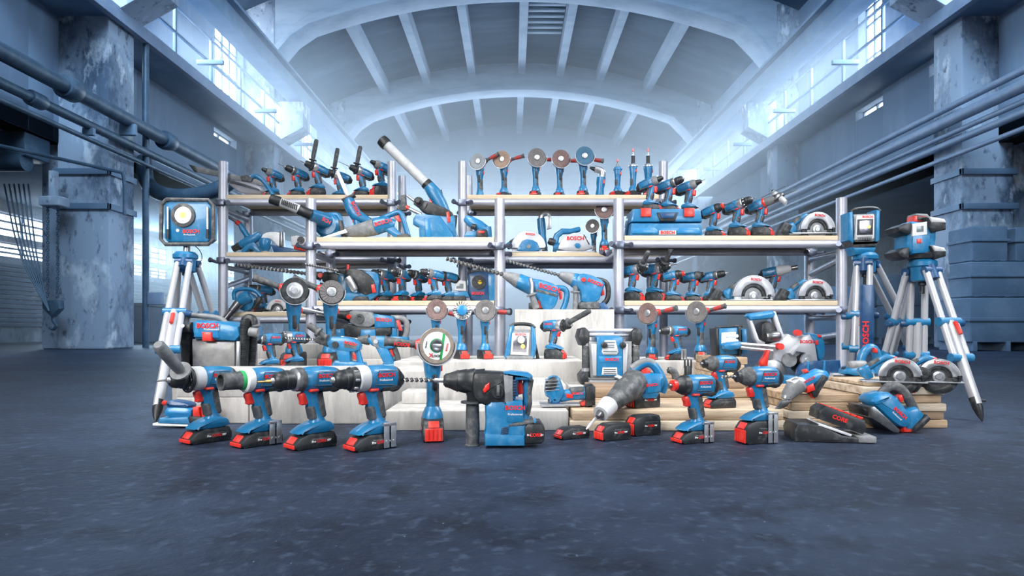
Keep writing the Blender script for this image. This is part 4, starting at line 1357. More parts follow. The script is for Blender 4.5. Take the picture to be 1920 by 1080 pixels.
def CSW(px, d, h, s, label, a=0.0, group='circular saws on the shelves', **kw):
    return put(get(circ_saw, **kw), label, 'circular saw', px, d, h, a, s, group)


CSW(978, 4.755, hA2, 1.0, 'large circular saw with a blue panel on the lower centre shelf', rg=0.13, insert=BLUE, lower=ALU, bat=False, base=(-0.17, 0.2))
CSW(1514, 4.175, hD1 + 0.012, 1.0, 'silver circular saw at the right end of the upper right shelf', rg=0.112)
CSW(1395, 4.175, hD2, 1.0, 'large silver circular saw with a white blade guard on the lower right shelf', rg=0.135, lower=ALU, batx=-0.19)
CSW(1510, 4.175, hD2, 1.0, 'silver circular saw at the right end of the lower right shelf', rg=0.112)
CSW(514, 4.755, hA3, 0.62, 'small grey circular saw on the lowest left shelf', rg=0.125, gm=LGREY, bat=False)
G13 = 'circular saws on the right timber pile'
CSW(1664, 2.052, 0.147, 0.62, 'compact silver circular saw with battery on the right timber pile', a=yaw_seen(1664, 8), group=G13, rg=0.098, gm=SILVER, batx=0.14)
CSW(1738, 2.052, 0.147, 0.60, 'compact circular saw with a round dust port at the far right of the timber pile', a=yaw_seen(1738, 6), group=G13, rg=0.096, gm=SILVER, bat=False, base=(-0.07, 0.16))

# loose batteries
def loose(kind):
    t = thing('battery_pack')
    battery(t, kind, txt=True, name='casing')
    return t


put(loose('slim'), 'flat grey battery pack lying on the floor under the saw blade', 'battery', 1073, 1.87, 0, yaw_seen(1073, 212), 0.74, 'loose battery packs')
put(loose('std'), 'middle-sized battery pack with a red front between two others', 'battery', 1150, 1.845, 0, yaw_seen(1150, 215), 0.74, 'loose battery packs')
put(loose('big'), 'tallest battery pack behind the middle-sized one', 'battery', 1207, 1.925, 0, yaw_seen(1207, 215), 0.74, 'loose battery packs')
# ================================================================== single tools
# --- long nozzle tool with a dust bag
t = T('dust_bag_cutter', 'long grey cutting bar tool with a clear dust bag, blue handle, top left shelf', 'cutter', 440, 4.775, hA1)
t.ext('guide_bar', GREY, [(364, 311), (380, 314), (505, 342), (503, 351), (440, 337), (370, 323)], 0.022, 0.004)
t.ext('tip', BLACK, [(353, 308), (365, 311), (371, 323), (364, 322)], 0.024, 0.003)
t.ext('dust_bag', CLEAR, [(416, 333), (432, 350), (450, 363), (494, 364), (492, 350), (470, 341), (440, 336)], 0.085, 0.03, 0, 2)
t.tube('handle', BLUE, [(468, 336), (480, 328), (498, 343), (512, 366)], 4.5)
t.ext('cap', RUBBER, [(450, 330), (462, 327), (474, 334), (470, 341), (452, 338)], 0.05, 0.006)

# --- hot air gun and stick sander
t = T('hot_air_gun', 'blue hot air gun with a black nozzle lying on the middle left shelf', 'hot air gun', 464, 4.775, hA2)
t.loft('housing', BLUE, [(449, 461, 6, 6), (458, 456, 8, 8), (474, 449, 9, 8), (488, 441, 7, 7)])
t.lathe('nozzle', BLACK, (451, 460), (437, 467), [(0, 7), (0.3, 7.5), (0.5, 6), (1, 6.5), (1, 4)])
t.ext('handle', BLUE, [(461, 455), (474, 450), (492, 474), (480, 474), (468, 464), (458, 474), (449, 474)], 0.05, 0.01, 0, 1)
t = T('stick_sander', 'slim blue stick tool with a silver end leaning behind the hot air gun', 'sander', 452, 4.84, hA2)
t.lathe('body', BLUE, (449, 420), (466, 446), [(0, 4), (0.3, 5.5), (0.8, 5), (1, 6)])
t.lathe('tube', SILVER, (428, 407), (446, 417), [(0, 2.5), (1, 3.5)])
t.lathe('red_ring', RED, (444, 416), (450, 421), [(0, 4.5), (1, 4.8)])
t.ext('foot', BLUE, [(460, 440), (470, 444), (476, 471), (458, 471)], 0.05, 0.008, 0, 1)

# --- band saw
t = T('band_saw', 'portable band saw with a pale arched guard on the middle left shelf', 'band saw', 532, 4.775, hA2)
t.ext('blade_guard', WHITE, [(487, 453), (489, 443), (496, 436), (512, 434), (529, 436), (529, 461), (521, 463), (510, 450), (500, 446), (494, 455)], 0.05, 0.01, 0, 1)
t.lathe('motor', BLUE, (497, 447), (497, 472), [(0, 8), (0.2, 11), (0.7, 10), (0.85, 8), (1, 6)], y=-0.03)
t.lathe('motor_cap', SILVER, (497, 466), (497, 474), [(0, 7), (0.7, 6.5), (1, 4)], y=-0.03)
t.ext('frame', DBLUE, [(506, 458), (550, 466), (578, 466), (578, 474), (513, 474)], 0.045, 0.008)
t.ext('bracket', STEEL, [(524, 434), (529, 434), (530, 463), (523, 463)], 0.055, 0.003)
t.ext('wheel_housing', LGREY, [(545, 443), (556, 441), (575, 445), (575, 459), (546, 461)], 0.045, 0.008)
t.ylathe('drive_wheel', BLACK, (566, 451), [(0.02, 7), (0.03, 6.5), (0.03, 3), (0.034, 2.5), (0.034, 0)])
t.lathe('handle', RED, (552, 463), (580, 467), [(0, 3.5), (0.1, 4.5), (0.9, 4.5), (1, 3.5)], y=-0.035)

# --- small blower on the lowest left shelf
t = T('hand_blower', 'small blue blower with its nozzle pointing down off the lowest left shelf', 'blower', 468, 4.775, hA3)
t.lathe('nozzle', STEEL, (414, 608), (448, 568), [(0, 4), (0.6, 6), (0.62, 7), (1, 9)], y=-0.15, y1=-0.1)
t.ylathe('fan_housing', BLUE, (463, 566), [(-0.04, 15), (-0.045, 17), (0.04, 17), (0.05, 13), (0.05, 0)])
t.ylathe('air_vent', BLACK, (463, 565), [(0.05, 7), (0.053, 6), (0.053, 0)])
t.loft('duct', BLUE, [(446, 571, 9, 9), (455, 562, 11, 10), (466, 556, 12, 10)], y=-0.05)
t.tube('handle', BLUE, [(440, 562), (438, 546), (452, 541), (478, 543), (490, 556)], 4)
t.bat('slim', 486, 570, 55, 0.8)

# --- big blower
t = T('leaf_blower', 'blue blower with a long black and silver nozzle on the upper left front shelf', 'blower', 618, 4.31, hB1)
q = (0.0, 9.0)
t.lathe('nozzle_tip', BLACK, (506, 372), (526, 379), [(0, 7), (0.05, 8.5), (0.8, 9), (1, 8)], y=-0.31, y1=-0.295)
n_ = t.lathe('slotted_tube', LGREY, (523, 378), (561, 393), [(0, 7.5), (1, 8.5)], y=-0.297, y1=-0.26)
for i in range(9):
    a = i / 9.0
    x, z = 527 + 31 * a, 376.5 + 12 * a
    build('slot', MB().tube([t.v((x + 2.5, z - 3.5), -0.325 + 0.035 * a), t.v((x + 0.6, z + 6.5), -0.325 + 0.035 * a)], 0.0035, 6), BLACK, n_)
t.lathe('nozzle_pipe', BLACK, (558, 392), (584, 403), [(0, 8), (0.1, 9), (1, 9.5)], y=-0.262, y1=-0.235)
t.lathe('duct', BLUE, (580, 401), (614, 416), [(0, 9), (0.1, 10), (0.5, 13), (1, 15)], y=-0.238, y1=-0.03)
t.ylathe('fan_housing', BLUE, (617, 424), [(-0.07, 20), (-0.075, 23), (0.05, 23), (0.065, 18), (0.065, 0)])
t.ylathe('air_vent', DBLUE, (617, 425), [(0.063, 7.5), (0.07, 7), (0.07, 5), (0.066, 4.5), (0.066, 0)])
t.tube('handle', BLUE, [(604, 409), (617, 403), (632, 402), (637, 408), (645, 434)], 4.8)
t.ext('stand', BLUE, [(600, 438), (640, 432), (648, 449), (598, 449)], 0.1, 0.01)
t.text('BOSCH', 9, (606, 411), -0.165, REDTXT, -28)

# --- compact reciprocating saw behind
t = T('reciprocating_saw', 'compact blue reciprocating saw pointing up with its blade past the upper shelf', 'reciprocating saw', 672, 4.42, hB1)
t.loft('housing', BLUE, [(653, 374, 10, 9), (658, 388, 12, 11), (668, 404, 12, 11), (682, 411, 9, 9), (696, 417, 7, 8)])
t.ext('saw_blade', SILVER, [(629, 322), (634, 318), (656, 366), (648, 368)], 0.003, 0.0005)
t.ext('shoe', BLACK, [(639, 373), (662, 362), (665, 367), (643, 379)], 0.055, 0.006)
t.ext('trigger', RED, [(659, 408), (664, 407), (667, 416), (661, 417)], 0.02, 0.003, -0.01)
t.loft('handle', BLUE, [(668, 406, 8, 7), (672, 428, 7, 7), (674, 456, 9, 8)])
t.ext('rear_cap', BLACK, [(690, 408), (698, 410), (700, 420), (694, 424)], 0.05, 0.006)
t.text('BOSCH', 9, (667, 391), -0.042, REDTXT, -62)

# --- large reciprocating saw
t = T('reciprocating_saw', 'large blue reciprocating saw with a grey nose and D-handle on the left front shelf', 'reciprocating saw', 700, 4.205, hB1)
t.ext('saw_blade', SILVER, [(592, 449), (648, 430), (652, 436), (604, 449)], 0.003, 0.0005, -0.05)
t.ext('shoe', BLACK, [(634, 413), (639, 412), (650, 447), (641, 448), (636, 432)], 0.05, 0.004)
t.loft('rubber_nose', GREY, [(648, 435, 8, 8), (662, 434, 11, 10), (682, 431, 14, 12), (706, 425, 16, 13)])
t.loft('housing', BLUE, [(704, 425, 16, 14), (722, 420, 15, 14), (738, 422, 11, 11)])
t.tube('handle', BLUE, [(706, 414), (734, 402), (750, 396), (756, 410), (766, 444)], 5)
t.ext('rear_housing', BLUE, [(714, 428), (734, 420), (754, 440), (764, 436), (768, 448), (744, 449), (728, 436)], 0.07, 0.01, 0, 1)
t.ext('battery', BLACK, [(744, 440), (764, 437), (775, 449), (742, 449)], 0.08, 0.006)
t.ext('trigger', RED, [(739, 406), (747, 403), (753, 415), (746, 416)], 0.025, 0.004)
t.text('BOSCH', 10, (718, 417), -0.052, REDTXT, 16)

# --- hammer with dust extraction
t = T('dust_extraction_hammer', 'blue rotary hammer with a bulky blue dust box beside the centre left post', 'rotary hammer', 812, 4.31, hB1)
t.ext('dust_box', BLUE, [(774, 410), (780, 401), (798, 401), (824, 404), (850, 440), (850, 450), (786, 450), (785, 426), (774, 420)], 0.11, 0.012, -0.02)
t.ext('filter_panel', LBLUE, [(796, 408), (806, 408), (808, 444), (798, 444)], 0.12, 0.004, -0.02)
t.ext('gear_housing', BLACK, [(782, 386), (790, 377), (802, 376), (846, 394), (852, 408), (820, 406), (792, 398)], 0.075, 0.01, -0.01, 1)
t.lathe('chuck', RUBBER, (778, 378), (800, 388), [(0, 6), (0.4, 8), (1, 11)], y=-0.02)
t.lathe('drill_bit', SILVER, (764, 367), (780, 379), [(0, 2.5), (1, 3)], y=-0.02)
t.ylathe('auxiliary_handle', BLACK, (787, 381), [(0.04, 9), (0.055, 9), (0.058, 5), (0.09, 6), (0.1, 4)])
t.ext('housing', BLUE, [(820, 400), (846, 396), (853, 408), (855, 450), (838, 450), (825, 424)], 0.09, 0.01)
t.ext('rear_handle', BLACK, [(846, 402), (857, 403), (852, 449), (843, 449)], 0.05, 0.01)
t.ext('trigger', RED, [(836, 398), (842, 396), (845, 416), (839, 417)], 0.03, 0.004, -0.035)
t.lathe('suction_tube', SILVER, (760, 388), (790, 402), [(0, 3), (0.5, 3.4), (1, 3.6)], y=-0.05)
t.lathe('tube_ring', RED, (761, 388), (767, 391), [(0, 4.2), (1, 4.2)], y=-0.05)
t.ext('suction_head', RUBBER, [(751, 366), (760, 364), (762, 394), (750, 394)], 0.05, 0.008, -0.04)

# --- caulking gun
t = T('caulking_gun', 'caulking gun with a long pale tube pointing up left above the left shelves', 'caulking gun', 842, 4.48, hB1)
t.lathe('cartridge_tube', LGREY, (722, 269), (806, 351), [(0, 9), (1, 9)])
t.lathe('front_cap', BLACK, (714, 261), (725, 272), [(0, 7), (0.1, 10.5), (0.6, 11.5), (1, 11)])
t.lathe('front_cap_ring', SILVER, (713, 260), (716, 263), [(0, 4), (1, 5.5)])
t.lathe('tube_collar', BLACK, (798, 343), (808, 353), [(0, 10.5), (1, 11)])
t.loft('housing', BLUE, [(804, 349, 11, 11), (814, 362, 13, 12), (826, 382, 12, 11), (836, 402, 10, 10), (846, 430, 9, 9), (850, 459, 12, 11)])
t.ext('trigger', RED, [(804, 374), (810, 372), (814, 384), (808, 387)], 0.03, 0.004)
t.ext('rack_rod', BLACK, [(823, 356), (828, 355), (832, 374), (827, 374)], 0.02, 0.003)
t.bat('slim', 846, 459, 0, 0.8, yaw=180)

# --- small sander at the right end
t = T('delta_sander', 'small blue sander beside the middle post on the left front shelf', 'sander', 896, 4.235, hB1)
t.ext('sanding_plate', GREY, [(868, 445), (916, 445), (916, 449), (868, 449)], 0.1, 0.002)
t.ext('base', BLUE, [(869, 445), (873, 434), (896, 431), (912, 438), (914, 445)], 0.09, 0.01)
t.loft('housing', LBLUE, [(874, 410, 7, 8), (884, 416, 10, 10), (898, 424, 11, 11), (914, 434, 9, 10)])
t.lathe('dust_port', BLACK, (884, 424), (892, 426), [(0, 5), (1, 5.5)], y=-0.05)
t.ext('battery', BLACK, [(894, 430), (912, 430), (913, 443), (892, 443)], 0.07, 0.005, -0.03)
t.ext('battery_label', RED, [(897, 433), (908, 433), (908, 437), (897, 437)], 0.075, 0.001, -0.03)
t.ext('rear_handle', BLUE, [(910, 424), (921, 424), (923, 449), (911, 449)], 0.07, 0.008)

# --- right angle drill
t = T('right_angle_drill', 'small blue right-angle drill between the blue-disc grinder and the die grinders', 'drill', 1125, 4.775, hA1)
t.lathe('housing', BLUE, (1124, 368), (1127, 333), [(0, 7), (0.1, 8), (0.4, 7), (0.7, 8.5), (1, 8.5)])
t.tube('angle_head', SILVER, [(1128, 336), (1130, 322), (1122, 318), (1115, 317)], 6.5)
t.lathe('chuck', BLACK, (1117, 318), (1106, 314), [(0, 4.5), (0.5, 3.5), (1, 2)])
t.ext('switch', RED, [(1128, 336), (1134, 336), (1134, 344), (1129, 344)], 0.02, 0.002, -0.02)

# --- plunge saw and nibbler
t = T('plunge_saw', 'plunge saw with a white housing and blue hexagon on the lower centre shelf', 'plunge saw', 1080, 4.76, hA2)
t.ext('housing', ALU, [(1046, 470), (1048, 458), (1056, 446), (1068, 438), (1082, 435), (1096, 440), (1106, 452), (1112, 470)], 0.05, 0.01, -0.01, 1)
t.ext('hexagon_cover', BLUE, [(1076, 459), (1080, 456), (1086, 456), (1090, 461), (1086, 466), (1080, 465)], 0.054, 0.001, -0.01)
t.ext('guard_slot', BLACK, [(1094, 440), (1096, 440), (1106, 458), (1104, 459)], 0.053, 0.001, -0.01)
t.loft('handle', BLUE, [(1040, 456, 7, 7), (1044, 442, 6, 6), (1054, 434, 6, 6), (1070, 434, 5, 6), (1086, 430, 5, 6)], y=0.04)
t.lathe('front_knob', BLACK, (1028, 451), (1040, 456), [(0, 5), (0.3, 7), (1, 6)], y=0.02)
t.lathe('motor', BLUE, (1036, 464), (1056, 464), [(0, 8), (1, 9)], y=0.04)
t.ext('base_plate', SILVER, [(1044, 470), (1116, 470), (1116, 474), (1044, 474)], 0.11, 0.002, 0.02)
t.ext('edge_stop', STEEL, [(1110, 460), (1117, 460), (1118, 471), (1110, 471)], 0.04, 0.004)
t.text('BOSCH', 10, (1079, 447), -0.0365, REDTXT, 0)
t = T('nibbler', 'upright blue nibbler with a shiny hooked head on the lower centre shelf', 'nibbler', 1018, 4.9, hA2)
t.lathe('housing', BLUE, (1020, 478), (1014, 410), [(0, 8), (0.5, 7), (0.75, 8), (1, 7.5)])
t.tube('head', SILVER, [(1014, 412), (1016, 402), (1026, 399), (1030, 404)], 5.5)
t.ext('cutting_arm', SILVER, [(1025, 400), (1033, 399), (1034, 428), (1026, 430)], 0.03, 0.004)

# --- toolbox with latches
t = T('toolbox', 'blue lidded toolbox with two red latches on the upper right shelf', 'toolbox', 1247, 4.285, hD1)
t.ext('case', BLUE, [(1180, 447), (1184, 418), (1316, 418), (1318, 447)], 0.26, 0.012)
t.ext('lid', BLUE, [(1184, 410), (1188, 391), (1314, 391), (1317, 410), (1317, 416), (1183, 416)], 0.26, 0.012)
t.ext('lower_lip', LBLUE, [(1186, 432), (1190, 427), (1228, 427), (1234, 432), (1234, 438), (1186, 438)], 0.29, 0.006)
t.ext('lower_lip', LBLUE, [(1270, 432), (1276, 427), (1310, 427), (1314, 432), (1314, 438), (1270, 438)], 0.29, 0.006)
for x in (1202, 1283):
    t.ext('latch', RED, [(x, 390), (x + 19, 390), (x + 19, 406), (x, 406)], 0.285, 0.004)
t.ext('carry_handle', BLACK, [(1232, 398), (1272, 398), (1266, 415), (1238, 415)], 0.28, 0.006)
t.ext('handle_panel', DBLUE, [(1236, 399), (1268, 399), (1263, 409), (1241, 409)], 0.29, 0.004)
t.ext('label_plate', LGREY, [(1236, 432), (1268, 432), (1268, 440), (1236, 440)], 0.284, 0.002)
t.text('BOSCH', 8, (1252, 436), -0.146, REDTXT)
t.tube('side_handle', LBLUE, [(1187, 405), (1178, 418), (1174, 436), (1178, 446)], 3, y=-0.02)

# --- dark rotary hammers with long bits, lower left front shelf
t = T('rotary_hammer', 'dark-nosed rotary hammer with the longest spiral bit on the left front shelf', 'rotary hammer', 628, 4.385, hB2)
t.lathe('chuck', BLACK, (582, 514), (602, 518), [(0, 4), (0.2, 6.5), (0.7, 7.5), (1, 9)])
t.ext('gear_housing', BLACK, [(598, 508), (638, 512), (648, 528), (640, 542), (606, 534)], 0.075, 0.01, 0, 1)
t.ylathe('mode_button', RED, (604, 517), [(0.03, 5), (0.045, 4.5), (0.045, 0)])
t.ext('housing', BLUE, [(630, 512), (654, 516), (660, 540), (658, 566), (612, 566), (612, 552), (636, 544)], 0.085, 0.012, 0, 1)
t.twist('drill_bit', (446, 496), (584, 514), 4.5, 7)
t.lathe('auxiliary_handle', RUBBER, (604, 530), (602, 563), [(0, 4), (0.2, 4), (0.22, 8), (0.3, 8), (0.32, 4.5), (1, 5)], y=-0.06)
t = T('rotary_hammer', 'rotary hammer with a silver side handle beside the row of drills', 'rotary hammer', 676, 4.26, hB2)
t.twist('drill_bit', (568, 495), (636, 508), 3.2, 6, y=-0.3, y1=-0.02)
t.lathe('chuck', BLACK, (632, 507), (650, 508), [(0, 5), (0.5, 6), (1, 8)], y=-0.01)
t.ext('gear_housing', BLACK, [(648, 503), (672, 503), (700, 520), (706, 546), (678, 556), (650, 522)], 0.09, 0.01, 0, 1)
t.ext('housing', BLUE, [(668, 509), (700, 507), (712, 516), (708, 565), (640, 565), (643, 548), (676, 548)], 0.08, 0.012, 0.005, 1)
t.lathe('mode_button', RED, (653, 509), (653, 496), [(0, 3.2), (1, 3)], y=-0.02)
t.lathe('auxiliary_handle', SILVER, (652, 520), (666, 545), [(0, 7), (0.9, 6.5), (1, 5)], y=-0.09)
t.ext('trigger', RED, [(695, 534), (702, 532), (705, 548), (698, 549)], 0.03, 0.004, -0.04)
t.bat('slim', 678, 565.5, 0, 0.8, y=-0.03)

# --- charger stand and round flood lamp
t = T('charging_stand', 'small charger with a pale display left of the blue lamp', 'charger', 860, 4.33, hB2)
t.ext('base', BLACK, [(840, 556), (872, 554), (874, 566), (840, 566)], 0.1, 0.008)
t.ext('cradle', BLUE, [(846, 548), (876, 546), (880, 557), (844, 558)], 0.08, 0.008)
t.ext('upright', LGREY, [(850, 545), (855, 530), (862, 525), (873, 527), (874, 546)], 0.045, 0.006)
t.ext('display', SCREEN, [(857, 532), (869, 532), (869, 541), (855, 541)], 0.048, 0.001)
t = T('round_flood_lamp', 'dark blue round-eyed work lamp behind the grinder row', 'work lamp', 902, 4.43, hB2)
t.ext('housing', DBLUE, [(876, 520), (880, 511), (905, 507), (928, 511), (932, 522), (932, 567), (884, 567), (876, 548)], 0.16, 0.02, 0, 1)
t.ext('side_shell', BLUE, [(914, 513), (932, 514), (934, 566), (916, 566)], 0.18, 0.015)
t.ext('handle', BLACK, [(880, 512), (884, 505), (922, 504), (928, 511), (920, 510), (886, 511)], 0.05, 0.006)
t.ylathe('lamp_ring', BLACK, (899, 531), [(0.075, 13), (0.09, 13), (0.09, 9)])
r_ = t.ylathe('reflector', REFL, (899, 531), [(0.084, 9.5), (0.084, 0)])
t.ylathe('led_chip', YELLOW, (901, 531), [(0.084, 4), (0.09, 3.6), (0.09, 0)])
t.text('BOSCH', 7, (896, 550), -0.088, REDTXT)

# --- the two big hammers on the tall block
t = T('rotary_hammer', 'big blue rotary hammer with a long spiral bit, left on the tall block', 'rotary hammer', 1010, 3.82, 0.4305)
t.twist('drill_bit', (837, 485), (948, 516), 5, 7.5)
t.lathe('chuck', GREY, (944, 514), (972, 527), [(0, 6), (0.25, 8), (0.3, 9), (0.6, 11), (1, 14)])
t.lathe('barrel', BLUE, (968, 525), (1004, 541), [(0, 12), (0.1, 14), (0.5, 15), (1, 16)])
t.ext('housing', BLUE, [(992, 525), (1004, 521), (1046, 534), (1050, 552), (1038, 582), (1016, 582), (1010, 562), (992, 552)], 0.11, 0.015, 0, 1)
t.ext('side_panel', LBLUE, [(1010, 526), (1046, 537), (1046, 550), (1008, 540)], 0.118, 0.005)
t.ext('side_trim', RUBBER, [(1004, 541), (1046, 552), (1044, 557), (1002, 546)], 0.116, 0.004)
t.tube('rear_handle', BLUE, [(1042, 540), (1058, 540), (1064, 550), (1060, 570), (1054, 582)], 5.5)
t.ext('trigger', RED, [(1048, 546), (1054, 546), (1054, 560), (1050, 562)], 0.035, 0.004)
t.ext('battery', BLACK, [(992, 568), (1018, 562), (1022, 582), (992, 582)], 0.1, 0.008, 0.01)
t.ext('battery_front', RED, [(1008, 562), (1020, 559), (1024, 576), (1010, 579)], 0.115, 0.004, 0.01)
a_ = t.lathe('auxiliary_handle', GREY, (996, 550), (1006, 579), [(0, 5), (0.05, 10), (0.14, 10), (0.16, 5.5), (0.9, 6.5), (1, 5)], y=-0.1)
t.tube('handle_strap', SILVER, [(994, 522), (998, 535), (997, 550)], 4, y=-0.075)
t.text('BOSCH', 12, (1030, 540), -0.0605, REDTXT, -15)
t = T('rotary_hammer', 'upright blue rotary hammer with a slimmer spiral bit, right on the tall block', 'rotary hammer', 1098, 3.82, 0.4305)
t.twist('drill_bit', (951, 489), (1052, 517), 4, 6.5)
t.lathe('chuck', GREY, (1049, 515), (1076, 525), [(0, 6), (0.25, 8), (0.3, 9), (0.6, 11), (1, 13)])
t.lathe('barrel', BLUE, (1072, 523), (1096, 534), [(0, 12), (0.2, 14), (1, 17)])
t.ext('housing', BLUE, [(1082, 514), (1100, 512), (1137, 527), (1130, 545), (1122, 568), (1090, 570), (1090, 548), (1080, 534)], 0.11, 0.015, 0, 1)
t.ext('motor_base', RUBBER, [(1089, 566), (1122, 565), (1126, 574), (1124, 579), (1088, 579), (1086, 572)], 0.12, 0.012)
t.tube('rear_handle', BLACK, [(1118, 524), (1136, 528), (1141, 540), (1140, 562), (1128, 572), (1134, 581)], 5)
t.ext('trigger', RED, [(1126, 536), (1131, 534), (1134, 553), (1128, 555)], 0.035, 0.004)
t.ylathe('mode_switch', RED, (1092, 526), [(0.05, 4.5), (0.07, 4), (0.07, 0)])
t.lathe('auxiliary_handle', GREY, (1080, 536), (1079, 582), [(0, 6), (0.2, 5), (0.22, 10), (0.28, 10), (0.3, 5), (0.95, 5.5), (1, 4.5)], y=-0.02)
t.text('BOSCH', 9, (1116, 530), -0.058, REDTXT, -22)
t.ext('foot', DBLUE, [(1118, 570), (1134, 566), (1144, 582), (1116, 582)], 0.08, 0.008)

# --- vacuum cleaner
t = T('vacuum_cleaner', 'blue and black wet vacuum cleaner with a coiled hose on the left blocks', 'vacuum cleaner', 403, 2.58, 0.137)
t.ext('base', DBLUE, [(348, 690), (450, 692), (452, 700), (345, 700)], 0.27, 0.01)
t.ext('container', SMOKE, [(354, 636), (442, 638), (442, 692), (355, 690)], 0.24, 0.03)
t.ext('lid', BLUE, [(358, 603), (366, 600), (410, 603), (446, 611), (450, 630), (440, 641), (362, 637), (358, 620)], 0.25, 0.02)
t.ext('lid_panel', LBLUE, [(366, 604), (406, 606), (410, 634), (362, 632)], 0.262, 0.006)
t.ext('latch', RED, [(377, 622), (396, 623), (396, 640), (378, 640)], 0.28, 0.006)
t.ext('hose_post', BLACK, [(334, 606), (358, 604), (356, 692), (338, 692)], 0.12, 0.012)
t.ext('motor_box', BLACK, [(314, 608), (356, 607), (356, 624), (316, 624)], 0.15, 0.01)
t.tube('carry_handle', GREY, [(348, 608), (350, 592), (360, 591), (404, 594), (420, 600), (426, 612)], 5)
t.lathe('hose_connector', GREY, (420, 622), (449, 624), [(0, 6), (0.1, 8.5), (0.8, 8.5), (1, 7)], y=-0.1)
t.ext('side_rail', SILVER, [(443, 640), (449, 640), (447, 698), (441, 698)], 0.03, 0.003, -0.12)
rib = []
for i in range(34):
    f = i / 34.0
    rib += [(f, 8.2), (f + 0.012, 9.4), (f + 0.02, 8.2)]
hs = t.lathe('hose', BLACK, (460, 601), (455, 694), rib, y=-0.1, n=14)
t.lathe('hose', BLACK, (476, 606), (470, 696), [(a, b * 0.9) for a, b in rib], y=-0.05, n=14)
t.tube('hose_bend', BLACK, [(460, 603), (461, 598), (468, 596), (475, 600), (476, 608)], 8, y=-0.08)
t.lathe('hose_cuff', GREY, (476, 598), (479, 614), [(0, 7), (0.1, 9), (0.9, 9.5), (1, 8)], y=-0.07)
t.lathe('hose_nozzle', GREY, (468, 622), (484, 624), [(0, 8), (0.8, 8.5), (1, 7)], y=-0.1)
t.text('BOSCH', 12, (389, 611), -0.133, REDTXT)
t.text('Professional', 5.5, (396, 617.5), -0.133, WHITETXT, bold=0.0)
t.ylathe('round_emblem', WHITE, (374, 611), [(0.13, 3.2), (0.1325, 3.2), (0.1325, 2.2)])

# --- mid-left hammer drills
t = T('hammer_drill', 'blue hammer drill with a spiral bit and side handle on the platform block', 'hammer drill', 640, 3.3, 0.105)
t.twist('drill_bit', (522, 632), (594, 637), 2.8, 5)
t.lathe('chuck', RUBBER, (592, 637), (616, 639), [(0, 5), (0.2, 7), (0.4, 9), (0.45, 8), (0.7, 10), (1, 12)])
t.ext('housing', BLUE, [(611, 631), (656, 632), (674, 644), (672, 660), (640, 660), (612, 652)], 0.085, 0.012, 0, 1)
t.ext('motor_housing', BLUE, [(628, 652), (656, 656), (656, 682), (634, 682)], 0.075, 0.01)
t.ext('side_panel', RUBBER, [(645, 640), (668, 645), (668, 655), (645, 652)], 0.088, 0.004)
t.ylathe('mode_dial', BLACK, (633, 646), [(0.04, 6.5), (0.052, 6), (0.052, 0)])
t.loft('rear_handle', BLUE, [(666, 644, 6, 6), (672, 665, 5.5, 6), (678, 690, 6, 6)])
t.ext('foot', BLUE, [(620, 684), (628, 675), (682, 680), (684, 688), (618, 690)], 0.075, 0.01)
t.ext('trigger', RED, [(660, 662), (667, 662), (669, 675), (662, 674)], 0.03, 0.004)
t.lathe('auxiliary_handle', RUBBER, (612, 633), (578, 609), [(0, 5), (0.35, 5), (0.38, 10), (0.48, 10), (0.5, 6), (0.95, 6.5), (1, 4)], y=-0.06)
t.bat('slim', 642, 693.5, 0, 0.8)
t.text('BOSCH', 7.5, (657, 644), -0.045, REDTXT, -12)
t = T('hammer_drill', 'blue pistol hammer drill with a steel chisel right of the spiral-bit one', 'hammer drill', 722, 3.43, 0.105)
t.lathe('chisel', SILVER, (640, 632), (676, 637), [(0, 2.5), (1, 2.5)])
t.lathe('chuck', RUBBER, (671, 637), (692, 637), [(0, 5), (0.3, 7), (0.6, 9), (1, 10)])
t.ext('housing', BLUE, [(687, 630), (722, 630), (740, 638), (742, 652), (724, 656), (690, 647)], 0.08, 0.012, 0, 1)
t.ext('gear_panel', GREY, [(693, 630), (704, 630), (712, 655), (700, 648)], 0.084, 0.004)
t.ext('motor_housing', BLUE, [(700, 645), (726, 652), (742, 684), (722, 688)], 0.075, 0.012)
t.loft('rear_handle', RUBBER, [(738, 648, 5, 5), (744, 664, 5, 5), (748, 684, 6, 6)])
t.ext('trigger', RED, [(728, 655), (735, 654), (739, 668), (732, 668)], 0.03, 0.004)
t.ylathe('mode_dial', SILVER, (708, 640), [(0.04, 4.5), (0.05, 4), (0.05, 0)])
t.ext('foot', BLUE, [(716, 682), (754, 680), (756, 688), (714, 690)], 0.075, 0.01)
t.bat('slim', 736, 692.5, 0, 0.75)
t = T('rotary_hammer', 'long grey and blue rotary hammer with a flat chisel on the upper wall block', 'rotary hammer', 690, 3.88, 0.225)
t.ext('chisel', SILVER, [(545, 573), (553, 572), (602, 584), (632, 588), (632, 592), (600, 588), (550, 582)], 0.012, 0.004, -0.02)
t.lathe('chuck', BLACK, (626, 588), (658, 593), [(0, 5), (0.3, 7), (0.6, 8), (1, 12)])
t.ext('gear_housing', GREY, [(652, 584), (664, 582), (702, 586), (704, 614), (656, 612)], 0.1, 0.012, 0, 1)
t.ylathe('lock_button', RED, (658, 594), [(0.045, 4.5), (0.06, 4), (0.06, 0)])
t.ylathe('round_cover', RUBBER, (678, 598), [(0.05, 9), (0.058, 8.5), (0.058, 5), (0.054, 4.5), (0.054, 0)])
t.ext('housing', BLUE, [(698, 588), (738, 593), (740, 614), (702, 616)], 0.095, 0.012)
t.tube('rear_handle', GREY, [(734, 596), (756, 596), (764, 606), (763, 624), (758, 636)], 5.5)
t.ext('handle_base', BLUE, [(732, 630), (765, 632), (765, 640), (730, 639)], 0.06, 0.008)
